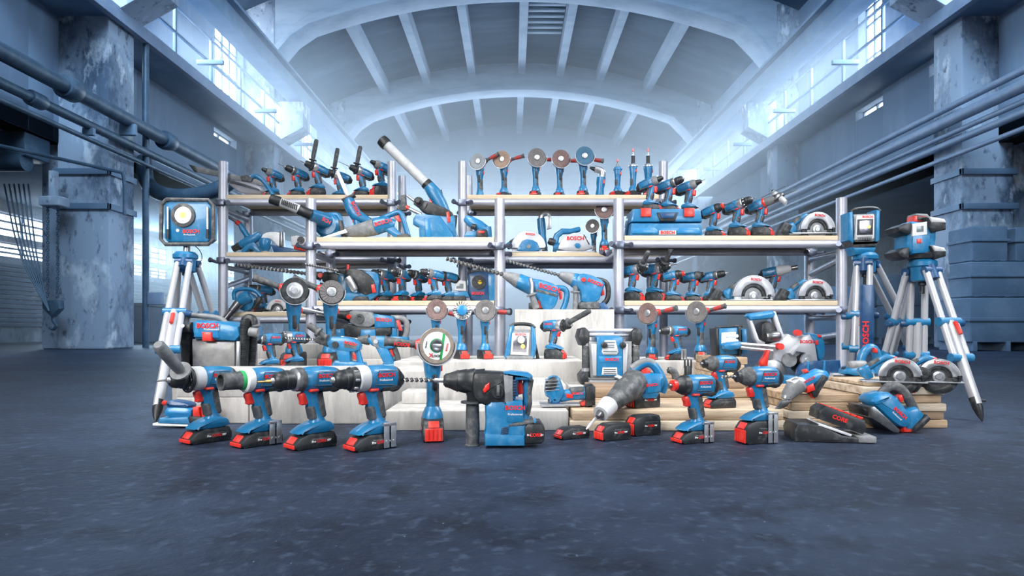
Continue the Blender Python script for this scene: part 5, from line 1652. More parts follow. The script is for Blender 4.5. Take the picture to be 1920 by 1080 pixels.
t.ext('handle_web', BLUE, [(732, 612), (742, 612), (744, 632), (732, 632)], 0.05, 0.006)
t.ext('trigger', RED, [(742, 601), (748, 600), (753, 620), (748, 620)], 0.04, 0.004)
t.ext('lower_housing', BLACK, [(626, 603), (656, 608), (702, 612), (734, 612), (734, 626), (704, 640), (628, 640)], 0.08, 0.012)
t.ext('motor_cover', BLUE, [(625, 618), (644, 616), (646, 642), (626, 643)], 0.1, 0.008)
t.ext('motor_cover', BLUE, [(676, 618), (704, 618), (704, 642), (674, 643)], 0.1, 0.008)
t.ext('foot', BLACK, [(628, 638), (762, 637), (762, 645), (628, 645)], 0.09, 0.004)
t.text('BOSCH', 9, (719, 600), -0.049, REDTXT, -4)

# --- portable lamp on the platform block
t = T('portable_work_lamp', 'blue-framed portable work lamp leaning on its stand before the tall block', 'work lamp', 978, 3.25, 0.166)
t.ext('lamp_body', GREY, [(956, 618), (998, 618), (998, 660), (994, 673), (952, 671)], 0.07, 0.012)
t.ext('frame', BLUE, [(945, 669), (956, 612), (964, 609), (960, 640), (955, 672), (948, 673)], 0.085, 0.01)
t.ext('frame', BLUE, [(996, 610), (1004, 617), (1006, 652), (1002, 673), (994, 673), (996, 650)], 0.085, 0.01)
t.tube('carry_handle', BLACK, [(957, 613), (964, 607), (996, 608), (1003, 616)], 3.5)
t.ext('bottom_bar', GREY, [(948, 667), (1000, 668), (1000, 675), (950, 675)], 0.09, 0.006)
t.ext('bezel', LGREY, [(960, 624), (993, 624), (991, 667), (957, 665)], 0.082, 0.004)
t.ext('lens', REFL, [(963, 630), (989, 630), (987, 660), (961, 659)], 0.086, 0.001)
t.ylathe('led_lens', LEDW, (977, 637), [(0.042, 7), (0.05, 5), (0.052, 0)])
t.ylathe('led_chip', YELLOW, (980, 649), [(0.043, 4), (0.05, 3.5), (0.05, 0)])
t.ext('stand', BLACK, [(1002, 645), (1006, 645), (1012, 673), (1006, 675)], 0.06, 0.004, 0.03)
t.text('BOSCH', 6, (976, 627), -0.0415, REDTXT)

# --- site radio
t = T('site_radio', 'blue site radio in a silver and black roll cage on the floor blocks', 'radio', 1147, 2.88, 0.07)
t.ext('cabinet', GREY, [(1104, 640), (1186, 640), (1184, 710), (1108, 710)], 0.17, 0.012)
t.ext('side_bar', ALU, [(1108, 645), (1119, 645), (1119, 705), (1112, 705)], 0.185, 0.004)
t.ext('side_bar', ALU, [(1168, 645), (1178, 645), (1175, 704), (1168, 704)], 0.185, 0.004)
t.ext('front_panel', BLUE, [(1119, 633), (1124, 630), (1162, 630), (1168, 634), (1168, 706), (1119, 706)], 0.19, 0.006)
t.ext('control_panel', LGREY, [(1134, 638), (1154, 638), (1160, 660), (1156, 666), (1132, 666), (1128, 660)], 0.196, 0.003)
for i, (y0, x0, x1) in enumerate(((641, 1135, 1153), (646, 1136, 1152), (650, 1136, 1152), (658, 1131, 1157), (663, 1132, 1156))):
    t.ext('button_row', SCREEN, [(x0, y0), (x1, y0), (x1, y0 + 2), (x0, y0 + 2)], 0.199, 0.0005)
for x in (1127, 1161):
    t.ylathe('knob', BLACK, (x, 646), [(0.09, 5.8), (0.108, 5.4), (0.11, 3), (0.11, 0)])
t.ext('lower_panel', LBLUE, [(1122, 668), (1166, 668), (1164, 680), (1124, 680)], 0.195, 0.004)
t.text('BOSCH', 7.5, (1147, 674), -0.0985, REDTXT)
v_ = t.ext('speaker_grille', LGREY, [(1130, 689), (1157, 689), (1158, 703), (1128, 703)], 0.197, 0.003)
for y0 in (692, 696, 700):
    t.ext('grille_slot', BLACK, [(1132, y0), (1155, y0), (1155, y0 + 1.5), (1132, y0 + 1.5)], 0.199, 0.0004, parent=v_)
for x, sg in ((1098, -1), (1192, 1)):
    t.lathe('cage_post', RUBBER, (x, 640), (x, 706), [(0, 6), (0.05, 7), (0.95, 7), (1, 6)], y=-0.06)
    t.lathe('post_sleeve', SILVER, (x, 643), (x, 649), [(0, 7.4), (1, 7.4)], y=-0.06)
    t.lathe('post_sleeve', SILVER, (x, 690), (x, 696), [(0, 7.4), (1, 7.4)], y=-0.06)
    t.ext('cage_corner', BLACK, [(x + sg * 14, 632), (x + sg * 10, 617), (x, 614), (x - sg * 8, 622), (x - sg * 8, 640), (x, 650), (x + sg * 8, 648)], 0.16, 0.01)
    t.ext('cage_corner', BLACK, [(x + sg * 10, 706), (x + sg * 8, 720), (x - sg * 6, 720), (x - sg * 6, 700), (x, 694)], 0.16, 0.01)
t.lathe('cage_bar', ALU, (1102, 620), (1188, 620), [(0, 3.6), (1, 3.6)], y=-0.05)
t.lathe('cage_bar', ALU, (1104, 629), (1184, 629), [(0, 2.8), (1, 2.8)], y=0.0)
t.lathe('cage_bar', ALU, (1102, 715), (1188, 715), [(0, 4), (1, 4)], y=-0.05)

# --- square work lamp
t = T('square_work_lamp', 'square blue work lamp with a grid of nine lenses behind the mitre saw arm', 'work lamp', 1370, 2.86, 0.195)
t.ext('housing', BLUE, [(1348, 616), (1384, 614), (1386, 664), (1346, 666)], 0.07, 0.008)
t.ext('bezel', WHITE, [(1353, 624), (1380, 622), (1380, 653), (1353, 655)], 0.076, 0.003)
for i in range(3):
    for j in range(3):
        t.ylathe('led_lens', LEDW, (1358.5 + i * 8.5, 630 + j * 9), [(0.038, 3.8), (0.044, 2.8), (0.046, 0)], n=12)
t.ext('bumper', BLACK, [(1341, 616), (1347, 614), (1350, 667), (1343, 668)], 0.09, 0.006)
t.ext('bumper', BLACK, [(1385, 612), (1390, 612), (1391, 667), (1385, 667)], 0.09, 0.006)
t.ext('side_wing', BLUE, [(1391, 618), (1402, 616), (1402, 662), (1391, 664)], 0.06, 0.006, 0.02)
t.lathe('top_handle', BLACK, (1342, 614), (1392, 611), [(0, 2.6), (1, 2.6)])
t.lathe('side_knob', RED, (1338, 640), (1344, 640), [(0, 5), (1, 6)])

# --- mitre saw
t = T('mitre_saw', 'silver and blue sliding mitre saw standing on the rear planks', 'mitre saw', 1455, 2.84, 0.0675)
t.ext('base', ALU, [(1412, 718), (1470, 714), (1578, 714), (1580, 723), (1410, 723)], 0.2, 0.006)
t.ylathe('turntable', STEEL, (1442, 700), [(-0.02, 26), (-0.02, 28), (0.03, 28), (0.034, 25), (0.034, 0)])
t.ext('base_front', BLUE, [(1466, 704), (1502, 706), (1502, 722), (1466, 722)], 0.21, 0.006)
t.ext('fence', DBLUE, [(1498, 690), (1508, 678), (1576, 675), (1579, 702), (1496, 704)], 0.03, 0.005, -0.05)
t.ext('fence_rib', LBLUE, [(1514, 678), (1518, 677), (1517, 702), (1512, 702)], 0.036, 0.002, -0.05)
t.ext('fence_rib', LBLUE, [(1545, 677), (1549, 676), (1548, 702), (1543, 702)], 0.036, 0.002, -0.05)
t.ext('side_stand', ALU, [(1562, 700), (1578, 700), (1578, 722), (1556, 722)], 0.12, 0.004, -0.03)
t.ext('carry_handle', LBLUE, [(1402, 593), (1406, 588), (1450, 582), (1456, 588), (1450, 597), (1408, 601)], 0.06, 0.012)
t.ext('handle_arm', ALU, [(1403, 596), (1411, 599), (1424, 636), (1436, 642), (1432, 650), (1420, 644), (1414, 634)], 0.035, 0.006)
t.ext('handle_arm', ALU, [(1446, 585), (1455, 583), (1470, 626), (1480, 636), (1472, 644), (1462, 634)], 0.035, 0.006)
t.ext('motor', BLACK, [(1426, 608), (1436, 602), (1448, 603), (1460, 618), (1464, 644), (1430, 646)], 0.09, 0.015, 0.02, 1)
t.lathe('motor_cap', STEEL, (1436, 632), (1462, 630), [(0, 8), (0.1, 9.5), (0.9, 9.5), (1, 8)], y=-0.03)
t.ext('saw_arm', ALU, [(1444, 644), (1466, 636), (1478, 626), (1504, 636), (1506, 662), (1486, 674), (1470, 668), (1462, 690), (1448, 688), (1450, 662)], 0.06, 0.008, 0.0, 0)
t.ext('blade_guard', ALU, [(1500, 640), (1506, 631), (1520, 627), (1530, 646), (1535, 678), (1514, 677), (1510, 662), (1494, 660), (1488, 668), (1480, 662), (1490, 650)], 0.075, 0.01, -0.02)
t.ext('main_handle', BLUE, [(1509, 626), (1524, 624), (1542, 630), (1549, 644), (1548, 672), (1536, 678), (1531, 650)], 0.05, 0.012, -0.02, 1)
t.ext('handle_switch', RED, [(1529, 638), (1534, 637), (1535, 646), (1530, 647)], 0.056, 0.003, -0.02)
t.ext('handle_button', RED, [(1535, 627), (1541, 629), (1540, 633), (1534, 632)], 0.056, 0.002, -0.02)
t.ylathe('saw_blade', STEEL, (1503, 678), [(0.0, 24), (0.002, 24), (0.002, 0)])
t.ylathe('blade_flange', SILVER, (1502, 674), [(0.05, 12), (0.06, 11), (0.06, 5), (0.066, 4), (0.066, 0)])
t.ylathe('lower_guard', GREY, (1474, 674), [(0.03, 14), (0.04, 13), (0.04, 0)])
t.ylathe('red_knob', RED, (1487, 624), [(0.03, 6), (0.06, 5.5), (0.06, 0)])
t.ylathe('red_knob', RED, (1452, 649), [(0.04, 6.5), (0.07, 6), (0.07, 0)])
t.ext('lock_lever', RED, [(1438, 656), (1446, 656), (1442, 670), (1440, 686), (1427, 686), (1426, 678), (1433, 668)], 0.03, 0.006, -0.06)
t.lathe('slide_rail', SILVER, (1388, 645), (1452, 650), [(0, 3.6), (1, 3.6)], y=-0.08)
t.lathe('slide_rail', SILVER, (1388, 652), (1448, 658), [(0, 3.2), (1, 3.2)], y=-0.05)
t.ext('rail_cap', BLUE, [(1357, 648), (1362, 643), (1390, 640), (1393, 648), (1388, 654), (1370, 658), (1358, 655)], 0.06, 0.01, -0.06)
t.text('BOSCH', 8, (1513, 641), -0.0585, REDTXT, 0)

# --- the large rotary hammer at the front
t = T('rotary_hammer', 'large blue rotary hammer with a spiral bit and vertical side handle, front centre floor', 'rotary hammer', 930, 1.745, 0)
t.lathe('chuck', BLACK, (832, 713), (908, 716), [(0, 9), (0.05, 13), (0.12, 14), (0.16, 15), (0.35, 21), (0.37, 20), (0.55, 23), (0.58, 22), (0.75, 25), (0.78, 23), (1, 25)])
t.twist('drill_bit', (752, 712), (830, 713), 5, 9)
t.lathe('bit_shank', SILVER, (815, 713), (836, 713), [(0, 4.2), (1, 4.5)])
t.ext('gear_housing', BLACK, [(884, 700), (900, 697), (958, 700), (962, 712), (958, 752), (936, 764), (900, 760), (884, 742)], 0.09, 0.015, 0, 1)
t.ext('gear_cover', GREY, [(944, 703), (962, 706), (962, 758), (946, 756)], 0.1, 0.006)
t.ext('motor_housing', BLUE, [(908, 752), (956, 752), (966, 790), (984, 796), (984, 838), (912, 838), (906, 822), (910, 795)], 0.098, 0.015, 0, 1)
t.ext('lower_rim', BLUE, [(907, 812), (985, 816), (985, 838), (909, 838)], 0.106, 0.01)
t.ext('body_panel', BLUE, [(948, 752), (980, 752), (982, 793), (950, 793)], 0.104, 0.006)
t.ext('top_housing', BLUE, [(943, 699), (960, 697), (990, 700), (999, 706), (994, 714), (972, 714), (966, 752), (958, 752), (958, 712), (946, 706)], 0.08, 0.01)
v_ = t.ext('vent_block', DBLUE, [(960, 712), (968, 712), (972, 744), (962, 744)], 0.088, 0.003)
for i in range(6):
    t.ext('vent', BLACK, [(961, 715 + i * 5), (968, 714 + i * 5), (968, 716.5 + i * 5), (961, 717.5 + i * 5)], 0.0895, 0.0004, parent=v_)
t.loft('rear_handle', BLUE, [(990, 706, 9, 12), (987, 728, 8, 11), (988, 750, 8, 11), (984, 772, 8, 11), (980, 790, 14, 16)])
t.loft('handle_grip', RUBBER, [(994, 712, 7, 12.6), (991, 735, 6, 11.8), (992, 756, 6, 11.8), (987, 776, 7, 11.8)])
t.ext('trigger', RED, [(967, 714), (979, 712), (982, 738), (972, 741), (968, 730)], 0.03, 0.005)
t.ext('waist_trim', RUBBER, [(952, 796), (985, 789), (1000, 790), (1002, 794), (954, 801)], 0.1, 0.003)
t.ext('battery_shoe', BLUE, [(962, 797), (1006, 790), (1008, 830), (965, 836)], 0.09, 0.008)
b_ = t.ext('battery', BLACK, [(982, 800), (990, 793), (1014, 794), (1022, 805), (1021, 828), (1014, 834), (984, 834)], 0.104, 0.012)
t.text('CORE', 8.5, (1004, 816), -0.0535, REDTXT, 2, parent=b_)
t.text('Pro', 5, (992, 816), -0.0535, WHITETXT, 2, parent=b_)
t.text('18V', 5, (1015, 816), -0.0535, WHITETXT, 2, parent=b_)
t.ext('lock_button', RED, [(910, 722), (918, 717), (918, 730), (908, 738), (905, 732)], 0.1, 0.004)
t.ylathe('mode_dial', BLACK, (934, 733), [(0.045, 11), (0.056, 10), (0.056, 0)])
t.ext('dial_grip', RUBBER, [(931, 723), (937, 723), (937, 743), (931, 743)], 0.125, 0.003)
t.lathe('handle_neck', BLACK, (888, 730), (886, 757), [(0, 17), (0.5, 12), (1, 11)], y=0.0)
a_ = t.lathe('auxiliary_handle', RUBBER, (886, 752), (886, 838), [(0, 22), (0.04, 22), (0.06, 12), (0.2, 12.5), (0.6, 13.5), (0.93, 12.5), (0.95, 14), (1, 13)], y=0.0)
t.text('BOSCH', 11, (966, 765), -0.0525, REDTXT, 0)
t.text('Professional', 5.5, (966, 777), -0.0525, WHITETXT, 0, bold=0.0)
v_ = t.ext('side_vents', DBLUE, [(940, 801), (956, 799), (952, 815), (938, 815)], 0.101, 0.002)
for i in range(4):
    t.ext('vent', BLACK, [(942, 803 + i * 3.2), (953, 801.5 + i * 3.2), (952, 803 + i * 3.2), (941, 804.5 + i * 3.2)], 0.1022, 0.0003, parent=v_)

# --- jigsaw
t = T('jigsaw', 'blue barrel jigsaw with a steel base on the front step', 'jigsaw', 1064, 2.09, 0.064)
t.ext('base_plate', SILVER, [(1012, 758), (1088, 758), (1088, 762), (1016, 763)], 0.075, 0.001)
t.ext('housing', BLUE, [(1021, 742), (1023, 716), (1033, 706), (1049, 706), (1055, 722), (1060, 738), (1052, 752), (1046, 758), (1030, 758), (1032, 748)], 0.065, 0.015, 0, 1)
g_ = t.ext('front_guard', BLACK, [(1023, 717), (1033, 707), (1048, 707), (1050, 734), (1022, 738)], 0.068, 0.012, 0, 1)
for i in range(4):
    t.ext('guard_line', SILVER, [(1023, 713 + i * 6.5), (1049, 712 + i * 6), (1049, 713.4 + i * 6), (1023, 714.5 + i * 6.5)], 0.07, 0.0005, parent=g_)
t.loft('barrel', BLUE, [(1050, 743, 11, 12), (1075, 739, 11, 12), (1098, 737, 13, 14)])
t.loft('barrel_grip', RUBBER, [(1070, 734, 8, 12.6), (1094, 732, 8, 13)])
t.ext('battery', BLACK, [(1098, 724), (1112, 721), (1117, 726), (1117, 760), (1098, 764)], 0.07, 0.008)
t.ext('battery_button', RED, [(1088, 756), (1098, 752), (1100, 761), (1090, 762)], 0.05, 0.004)
t.ext('lock_switch', RED, [(1061, 738), (1074, 740), (1074, 747), (1062, 746)], 0.052, 0.003)
t.ext('foot_joint', DBLUE, [(1034, 748), (1048, 748), (1052, 760), (1032, 760)], 0.05, 0.005)
t.ext('blade', STEEL, [(1027, 748), (1030, 748), (1030, 762), (1028, 762)], 0.003, 0.0005)
t.text('BOSCH', 6, (1083, 738), -0.0345, REDTXT)

# --- large reciprocating saw at the front
t = T('reciprocating_saw', 'large front reciprocating saw with a grey boot, blade pointing down at the floor', 'reciprocating saw', 1190, 2.07, 0.065)
t.lathe('rubber_boot', RUBBER, (1196, 712), (1140, 762), [(0, 20), (0.1, 26), (0.35, 25), (0.6, 20), (0.9, 15), (1, 14)], y=0.0, y1=-0.13, n=24)
t.lathe('nose_ring', LGREY, (1143, 758), (1126, 776), [(0, 14.5), (0.05, 17), (0.6, 16), (1, 14), (1, 9)], y=-0.125, y1=-0.165, n=24)
t.lathe('blade_clamp', STEEL, (1128, 772), (1120, 782), [(0, 8), (0.6, 6), (1, 4)], y=-0.16, y1=-0.185, n=12)
build('saw_blade', MB().tube([t.v((1123, 777), -0.17), t.v((1104, 799), -0.21), t.v((1099, 805), -0.215)], [0.005, 0.0045, 0.002], 6, 0.25), SILVER, t.root)
t.ext('housing', BLUE, [(1174, 714), (1190, 702), (1240, 700), (1250, 708), (1246, 728), (1228, 744), (1190, 748), (1178, 738)], 0.085, 0.018, 0, 1)
v_ = t.ext('motor_panel', DBLUE, [(1194, 712), (1210, 709), (1211, 738), (1195, 740)], 0.09, 0.004)
for i in range(5):
    t.ext('vent', LBLUE, [(1197, 715 + i * 5), (1208, 713.5 + i * 5), (1208, 715 + i * 5), (1197, 716.5 + i * 5)], 0.092, 0.0004, parent=v_)
t.ext('label_panel', BLUE, [(1214, 712), (1240, 709), (1240, 734), (1214, 738)], 0.09, 0.004)
t.text('BOSCH', 7, (1223, 722), -0.0465, REDTXT, 5)
t.tube('handle', BLUE, [(1176, 712), (1186, 696), (1208, 680), (1224, 682), (1238, 702), (1246, 722), (1240, 736)], 8, n=14)
t.tube('handle_grip', GREY, [(1184, 692), (1198, 682), (1214, 677), (1226, 682)], 7.5, n=14)
t.ext('trigger', RED, [(1203, 694), (1211, 690), (1221, 694), (1219, 702), (1204, 704)], 0.03, 0.005)
t.ext('pivot_lever', LGREY, [(1156, 708), (1162, 704), (1176, 712), (1170, 718)], 0.05, 0.005, -0.03)
t.bat('std', 1206, 762.8, 0, 0.8, txt=True, yaw=205)
t.ext('battery_mount', BLUE, [(1176, 738), (1240, 732), (1232, 747), (1184, 750)], 0.075, 0.008)

# --- multitool
t = T('oscillating_multitool', 'blue and grey oscillating multitool lying on the planks with its blade over the edge', 'multitool', 1515, 2.12, 0.108)
t.loft('housing', LBLUE, [(1546, 706, 11, 11), (1532, 704, 13, 13), (1514, 712, 13, 13), (1496, 723, 13, 13)], y=-0.05)
t.loft('head', GREY, [(1500, 720, 14, 14), (1486, 730, 14, 14), (1476, 742, 11, 11)], y=-0.06)
t.lathe('blade_mount', SILVER, (1475, 742), (1472, 753), [(0, 9), (0.5, 9), (0.6, 6), (1, 5)], y=-0.09)
t.ext('blade', STEEL, [(1465, 752), (1484, 751), (1476, 762), (1462, 768), (1455, 768)], 0.012, 0.001, -0.1)
t.ext('side_grip', WHITE, [(1486, 716), (1506, 708), (1512, 714), (1492, 726)], 0.055, 0.004, -0.052)
t.ext('switch', RED, [(1506, 694), (1514, 692), (1518, 698), (1510, 700)], 0.02, 0.003, -0.05)
t.bat('slim', 1537, 725, 60, 0.62, y=-0.05)
t.ext('battery_button', RED, [(1512, 725), (1526, 718), (1530, 732), (1514, 737)], 0.05, 0.005, -0.05)
t.text('BOSCH', 6.5, (1518, 712), -0.075, REDTXT, 28)

# --- battery charger
t = T('battery_charger', 'black battery charger holding a tilted red-slatted battery on the floor', 'charger', 1552, 1.84, 0, yaw=yaw_seen(1552, 18))
t.d_ = 0
rt = t.root
build('base', MB().ext([(-0.105, 0), (0.095, 0), (0.1, 0.012), (0.02, 0.022), (-0.04, 0.05), (-0.1, 0.05), (-0.108, 0.03)], 0.12, 0.006), BLACK, rt)
build('front_lip', MB().box(0.06, 0.108, -0.062, 0.062, 0.002, 0.02, 0.004), GREY, rt)
build('guide_rail', MB().ext([(-0.045, 0.048), (-0.035, 0.052), (0.045, 0.024), (0.04, 0.018)], 0.124, 0.003), LGREY, rt)
M = Matrix.Translation((0.02, 0, 0.056)) @ Matrix.Rotation(R(19), 4, 'Y')
b_ = build('battery', MB().ext([(-0.06, -0.012), (0.068, -0.012), (0.072, 0.006), (0.06, 0.026), (-0.052, 0.03), (-0.064, 0.012)], 0.088, 0.006).xf(M), BLACK, rt)
for i in range(6):
    for j in range(3):
        x0, y0 = -0.048 + i * 0.018, -0.03 + j * 0.021
        build('red_slat', MB().box(x0, x0 + 0.015, y0, y0 + 0.019, 0.026, 0.0325, 0.001).xf(M), RED, b_)
o = lettering(b_, 'CORE', 0.016, (0, 0, 0), '-y', REDTXT)
o.matrix_basis = M @ Matrix.Translation((-0.005, -0.0445, 0.008)) @ o.matrix_basis

# --- circular saw lying on its base at the far right
t = T('circular_saw', 'blue circular saw resting tilted on its base plate on the floor at the right', 'circular saw', 1690, 1.98, 0)
t.ext('base_plate', STEEL, [(1632, 764), (1640, 762), (1688, 806), (1686, 812), (1676, 811), (1634, 784)], 0.13, 0.003)
t.ext('guide_foot', BLACK, [(1618, 766), (1628, 768), (1640, 782), (1634, 786), (1622, 774)], 0.1, 0.004, 0.0)
t.ext('housing', BLUE, [(1636, 750), (1644, 742), (1668, 734), (1684, 744), (1700, 762), (1712, 780), (1712, 800), (1694, 806), (1668, 786), (1650, 768), (1640, 762)], 0.09, 0.018, 0, 1)
t.ext('motor_cover', LBLUE, [(1638, 752), (1650, 741), (1674, 740), (1668, 752), (1644, 762)], 0.1, 0.01, 0, 1)
t.tube('handle', RUBBER, [(1650, 740), (1668, 722), (1688, 726), (1704, 748), (1716, 774)], 8.5, n=14)
t.tube('handle_brace', BLUE, [(1684, 744), (1676, 760), (1664, 776)], 6)
t.ext('trigger', RED, [(1684, 744), (1692, 740), (1696, 750), (1690, 756)], 0.03, 0.004)
t.ext('battery_mount', BLUE, [(1700, 772), (1722, 764), (1736, 778), (1716, 806), (1700, 806)], 0.07, 0.01)
t.ext('battery', BLACK, [(1716, 800), (1740, 778), (1748, 786), (1726, 808), (1714, 810)], 0.085, 0.006)
t.ext('battery_button', RED, [(1692, 798), (1712, 798), (1712, 811), (1696, 811)], 0.06, 0.005)
t.text('BOSCH', 9, (1688, 775), -0.0465, REDTXT, -42)
t.text('Professional', 4.5, (1682, 780), -0.0465, WHITETXT, -42, bold=0.0)

# --- planer
t = T('planer', 'blue hand planer at the left end of the right timber pile', 'planer', 1614, 2.36, 0.1325)
t.ext('base_plate', BLACK, [(1582, 706), (1652, 708), (1652, 713), (1582, 712)], 0.08, 0.004)
t.ext('housing', BLUE, [(1590, 690), (1612, 684), (1640, 690), (1648, 706), (1588, 706)], 0.075, 0.012, 0, 1)
t.lathe('front_knob', GREY, (1590, 686), (1622, 684), [(0, 6), (0.1, 9), (0.8, 9), (1, 8)], y=-0.02)
t.tube('handle', BLUE, [(1612, 690), (1616, 664), (1630, 650), (1642, 656), (1646, 678), (1644, 700)], 8, n=14)
t.ext('trigger', RED, [(1640, 652), (1646, 654), (1646, 662), (1641, 661)], 0.02, 0.003, -0.02)
t.lathe('depth_knob', BLACK, (1586, 694), (1580, 694), [(0, 7), (1, 6)], y=0.0)
t.tube('fence_bracket', SILVER, [(1620, 710), (1626, 698), (1636, 698), (1640, 712)], 2, y=-0.05)

# --- sheet sander at the left
t = T('sheet_sander', 'blue sheet sander with a red knob lying by the left tripod foot', 'sander', 335, 2.075, 0)
t.ext('sanding_plate', WHITE, [(286, 794), (352, 797), (352, 800), (286, 798)], 0.085, 0.001)
t.ext('base', BLUE, [(294, 794), (298, 784), (352, 782), (356, 796)], 0.08, 0.006)
t.ext('housing', LBLUE, [(304, 784), (306, 766), (318, 762), (358, 764), (360, 782), (350, 786)], 0.07, 0.015, 0, 1)
t.ext('top_grip', DBLUE, [(306, 762), (312, 750), (340, 753), (356, 758), (354, 768), (318, 768)], 0.06, 0.015, 0, 1)
t.lathe('front_knob', RED, (305, 754), (312, 757), [(0, 3), (0.5, 5), (1, 4)], y=0)
t.ext('battery_button', RED, [(360, 764), (372, 764), (374, 782), (360, 782)], 0.06, 0.006)
t.ext('battery', BLACK, [(354, 780), (386, 783), (388, 796), (352, 797)], 0.075, 0.006)
t.ext('battery_end', RED, [(376, 758), (383, 758), (385, 784), (377, 784)], 0.05, 0.004)

# --- small accessories on the planks
t = T('socket_adapter', 'tall black three-pronged socket adapter on the planks', 'adapter', 1290, 2.46, 0.13)
t.lathe('body', BLACK, (1290, 710), (1290, 686), [(0, 9), (0.3, 9), (0.32, 7), (0.8, 7), (1, 5)])
for x in (1284, 1290, 1296):
    t.lathe('prong', BLACK, (x, 690), (x, 674), [(0, 2.2), (1, 1.6)])
t = T('right_angle_attachment', 'short black bent attachment standing on the plank pile', 'attachment', 1262, 2.4, 0.0975)
t.tube('body', RUBBER, [(1267, 726), (1267, 700), (1258, 694), (1254, 695)], 7)
t.lathe('socket', BLACK, (1257, 695), (1251, 696), [(0, 5), (1, 4)])
t.ext('red_foot', RED, [(1256, 722), (1277, 722), (1277, 726), (1256, 726)], 0.03, 0.002)

# ================================================================== tripods
def tripod(label, px, py, d, feet, blue_bar=None):
    hub = P(px, py, d)
    t = thing('tripod', label, 'tripod', 'survey tripods')
    t.location = (hub.x, hub.y, 0)
    inv = Matrix.Translation((-hub.x, -hub.y, 0))
    L = lambda p: inv @ Vector(p)
    build('head', MB().lathe([(-0.075, 0.028), (-0.07, 0.038), (-0.02, 0.042), (-0.015, 0.05), (0.0, 0.05), (0.012, 0.038), (0.014, 0.02)], (0, 0, hub.z), (0, 0, 1), 24), BLUE, t)
    build('centre_screw', MB().lathe([(0, 0.008), (0.03, 0.008), (0.032, 0.014), (0.045, 0.014)], (0, 0, hub.z - 0.12), (0, 0, 1), 12), BLACK, t)
    for k, (fx, fd, fz) in enumerate(feet):
        foot = Vector((X(fx, fd), fd, fz))
        out = Vector((foot.x - hub.x, foot.y - hub.y, 0)).normalized()
        top = hub + out * 0.045 + Vector((0, 0, -0.035))
        side = Vector((-out.y, out.x, 0))
        dr = (foot - top)
        n = dr.normalized()
        mid = top + dr * 0.60
        leg = MB()
        for sg in (-1, 1):
            a, b = L(top + side * 0.023 * sg), L(mid + side * 0.026 * sg)
            leg.tube([a, b], 0.0125, 10)
        lg = build('leg', leg, ALU, t)
        hinge = MB().tube([L(top - side * 0.034), L(top + side * 0.034)], 0.016, 12).tube([L(top - n * 0.02), L(top + n * 0.035)], 0.018, 12)
        build('hinge', hinge, DBLUE, lg)
        e_ = L(foot - n * 0.06)
        build('lower_leg', MB().tube([L(top + dr * 0.36), e_], 0.0155, 10, 1.25), ALU, lg)
        for f in (0.36, 0.60):
            c = top + dr * f
            cm = MB().tube([L(c - side * 0.042), L(c + side * 0.042)], 0.0165, 10)
            build('clamp', cm, BLUE, lg)
        c = top + dr * 0.40 + out * 0.018
        if out.y < 0.1:
            build('clamp_lever', MB().tube([L(c - n * 0.022 + out * 0.008), L(c + n * 0.025 + out * 0.016)], 0.0075, 8), RED, lg)
        c = top + dr * 0.37
        build('clamp_knob', MB().lathe([(0.03, 0.013), (0.055, 0.013), (0.06, 0.009)], L(c), side, 12), DBLUE, lg)
        build('foot', MB().tube([L(foot - n * 0.085), L(foot - n * 0.05), L(foot - n * 0.02), L(foot)], [0.0185, 0.017, 0.010, 0.002], 10), BLACK, lg)
        build('foot_step', MB().box(-0.012, 0.03, -0.012, 0.012, -0.004, 0.004, 0.002).xf(Matrix.Translation(L(foot - n * 0.075))), BLACK, lg)
    return t, hub


TP1, hub1 = tripod('left tripod carrying the square flood lamp beside the vacuum cleaner', 348, 478, 2.75, ((291, 2.19, 0), (333, 3.15, 0), (437, 3.1, 0)))
TP2, hub2 = tripod('right tripod nearest the shelves, carrying the blue-framed lamp', 1622, 480, 2.7, ((1612, 2.56, 0), (1762, 2.98, 0), (1586, 3.1, 0)))
TP3, hub3 = tripod('outermost right tripod carrying the laser level', 1729, 492, 2.45, ((1842, 2.19, 0), (1640, 2.62, 0), (1716, 2.53, 0)))
o = build('leg_bar', MB().box(-0.024, 0.024, -0.012, 0.012, -0.14, 0.14, 0.004).xf(Matrix.Translation((X(1624, 2.56) - hub2.x, 2.555 - hub2.y, H(600, 2.56)))), DBLUE, TP2)
lettering(TP2, 'BOSCH', 0.034, (X(1624, 2.54) - hub2.x, 2.541 - hub2.y, H(628, 2.54)), '-y', REDTXT, rot=90)

# --- square flood lamp on the left tripod
t = T('flood_lamp', 'square blue flood lamp with one round yellow eye on the left tripod', 'work lamp', 350, 2.75, H(457, 2.75))
t.ext('housing', BLUE, [(308, 382), (316, 377), (388, 378), (396, 386), (396, 448), (388, 454), (314, 454), (307, 446)], 0.06, 0.008)
fr = [(303, 384), (312, 374), (391, 375), (400, 385), (400, 449), (391, 458), (310, 458), (302, 449)]
inn = [(309, 386), (315, 380), (388, 381), (394, 388), (394, 446), (387, 452), (314, 452), (308, 445)]
m = MB()
pts = [t.v(p, -0.03) for p in fr]
m.tube(pts + [pts[0], pts[1]], 0.0085, 8)
build('bumper_frame', m, RUBBER, t.root)
t.ylathe('lamp_ring', RUBBER, (351, 406), [(0.028, 22), (0.038, 22), (0.040, 16), (0.034, 15)])
t.ylathe('reflector', REFL, (351, 406), [(0.036, 15.5), (0.033, 8), (0.033, 0)])
t.ylathe('led_chip', YELLOW, (351, 406), [(0.033, 6.8), (0.037, 6.2), (0.037, 0)])
for x in (314.5, 389):
    t.tube('guard_bar', SILVER, [(x, 388), (x, 444)], 2.2, y=-0.04, k=0)
    t.tube('guard_bar_end', BLACK, [(x, 430), (x, 447)], 2.5, y=-0.041, k=0)
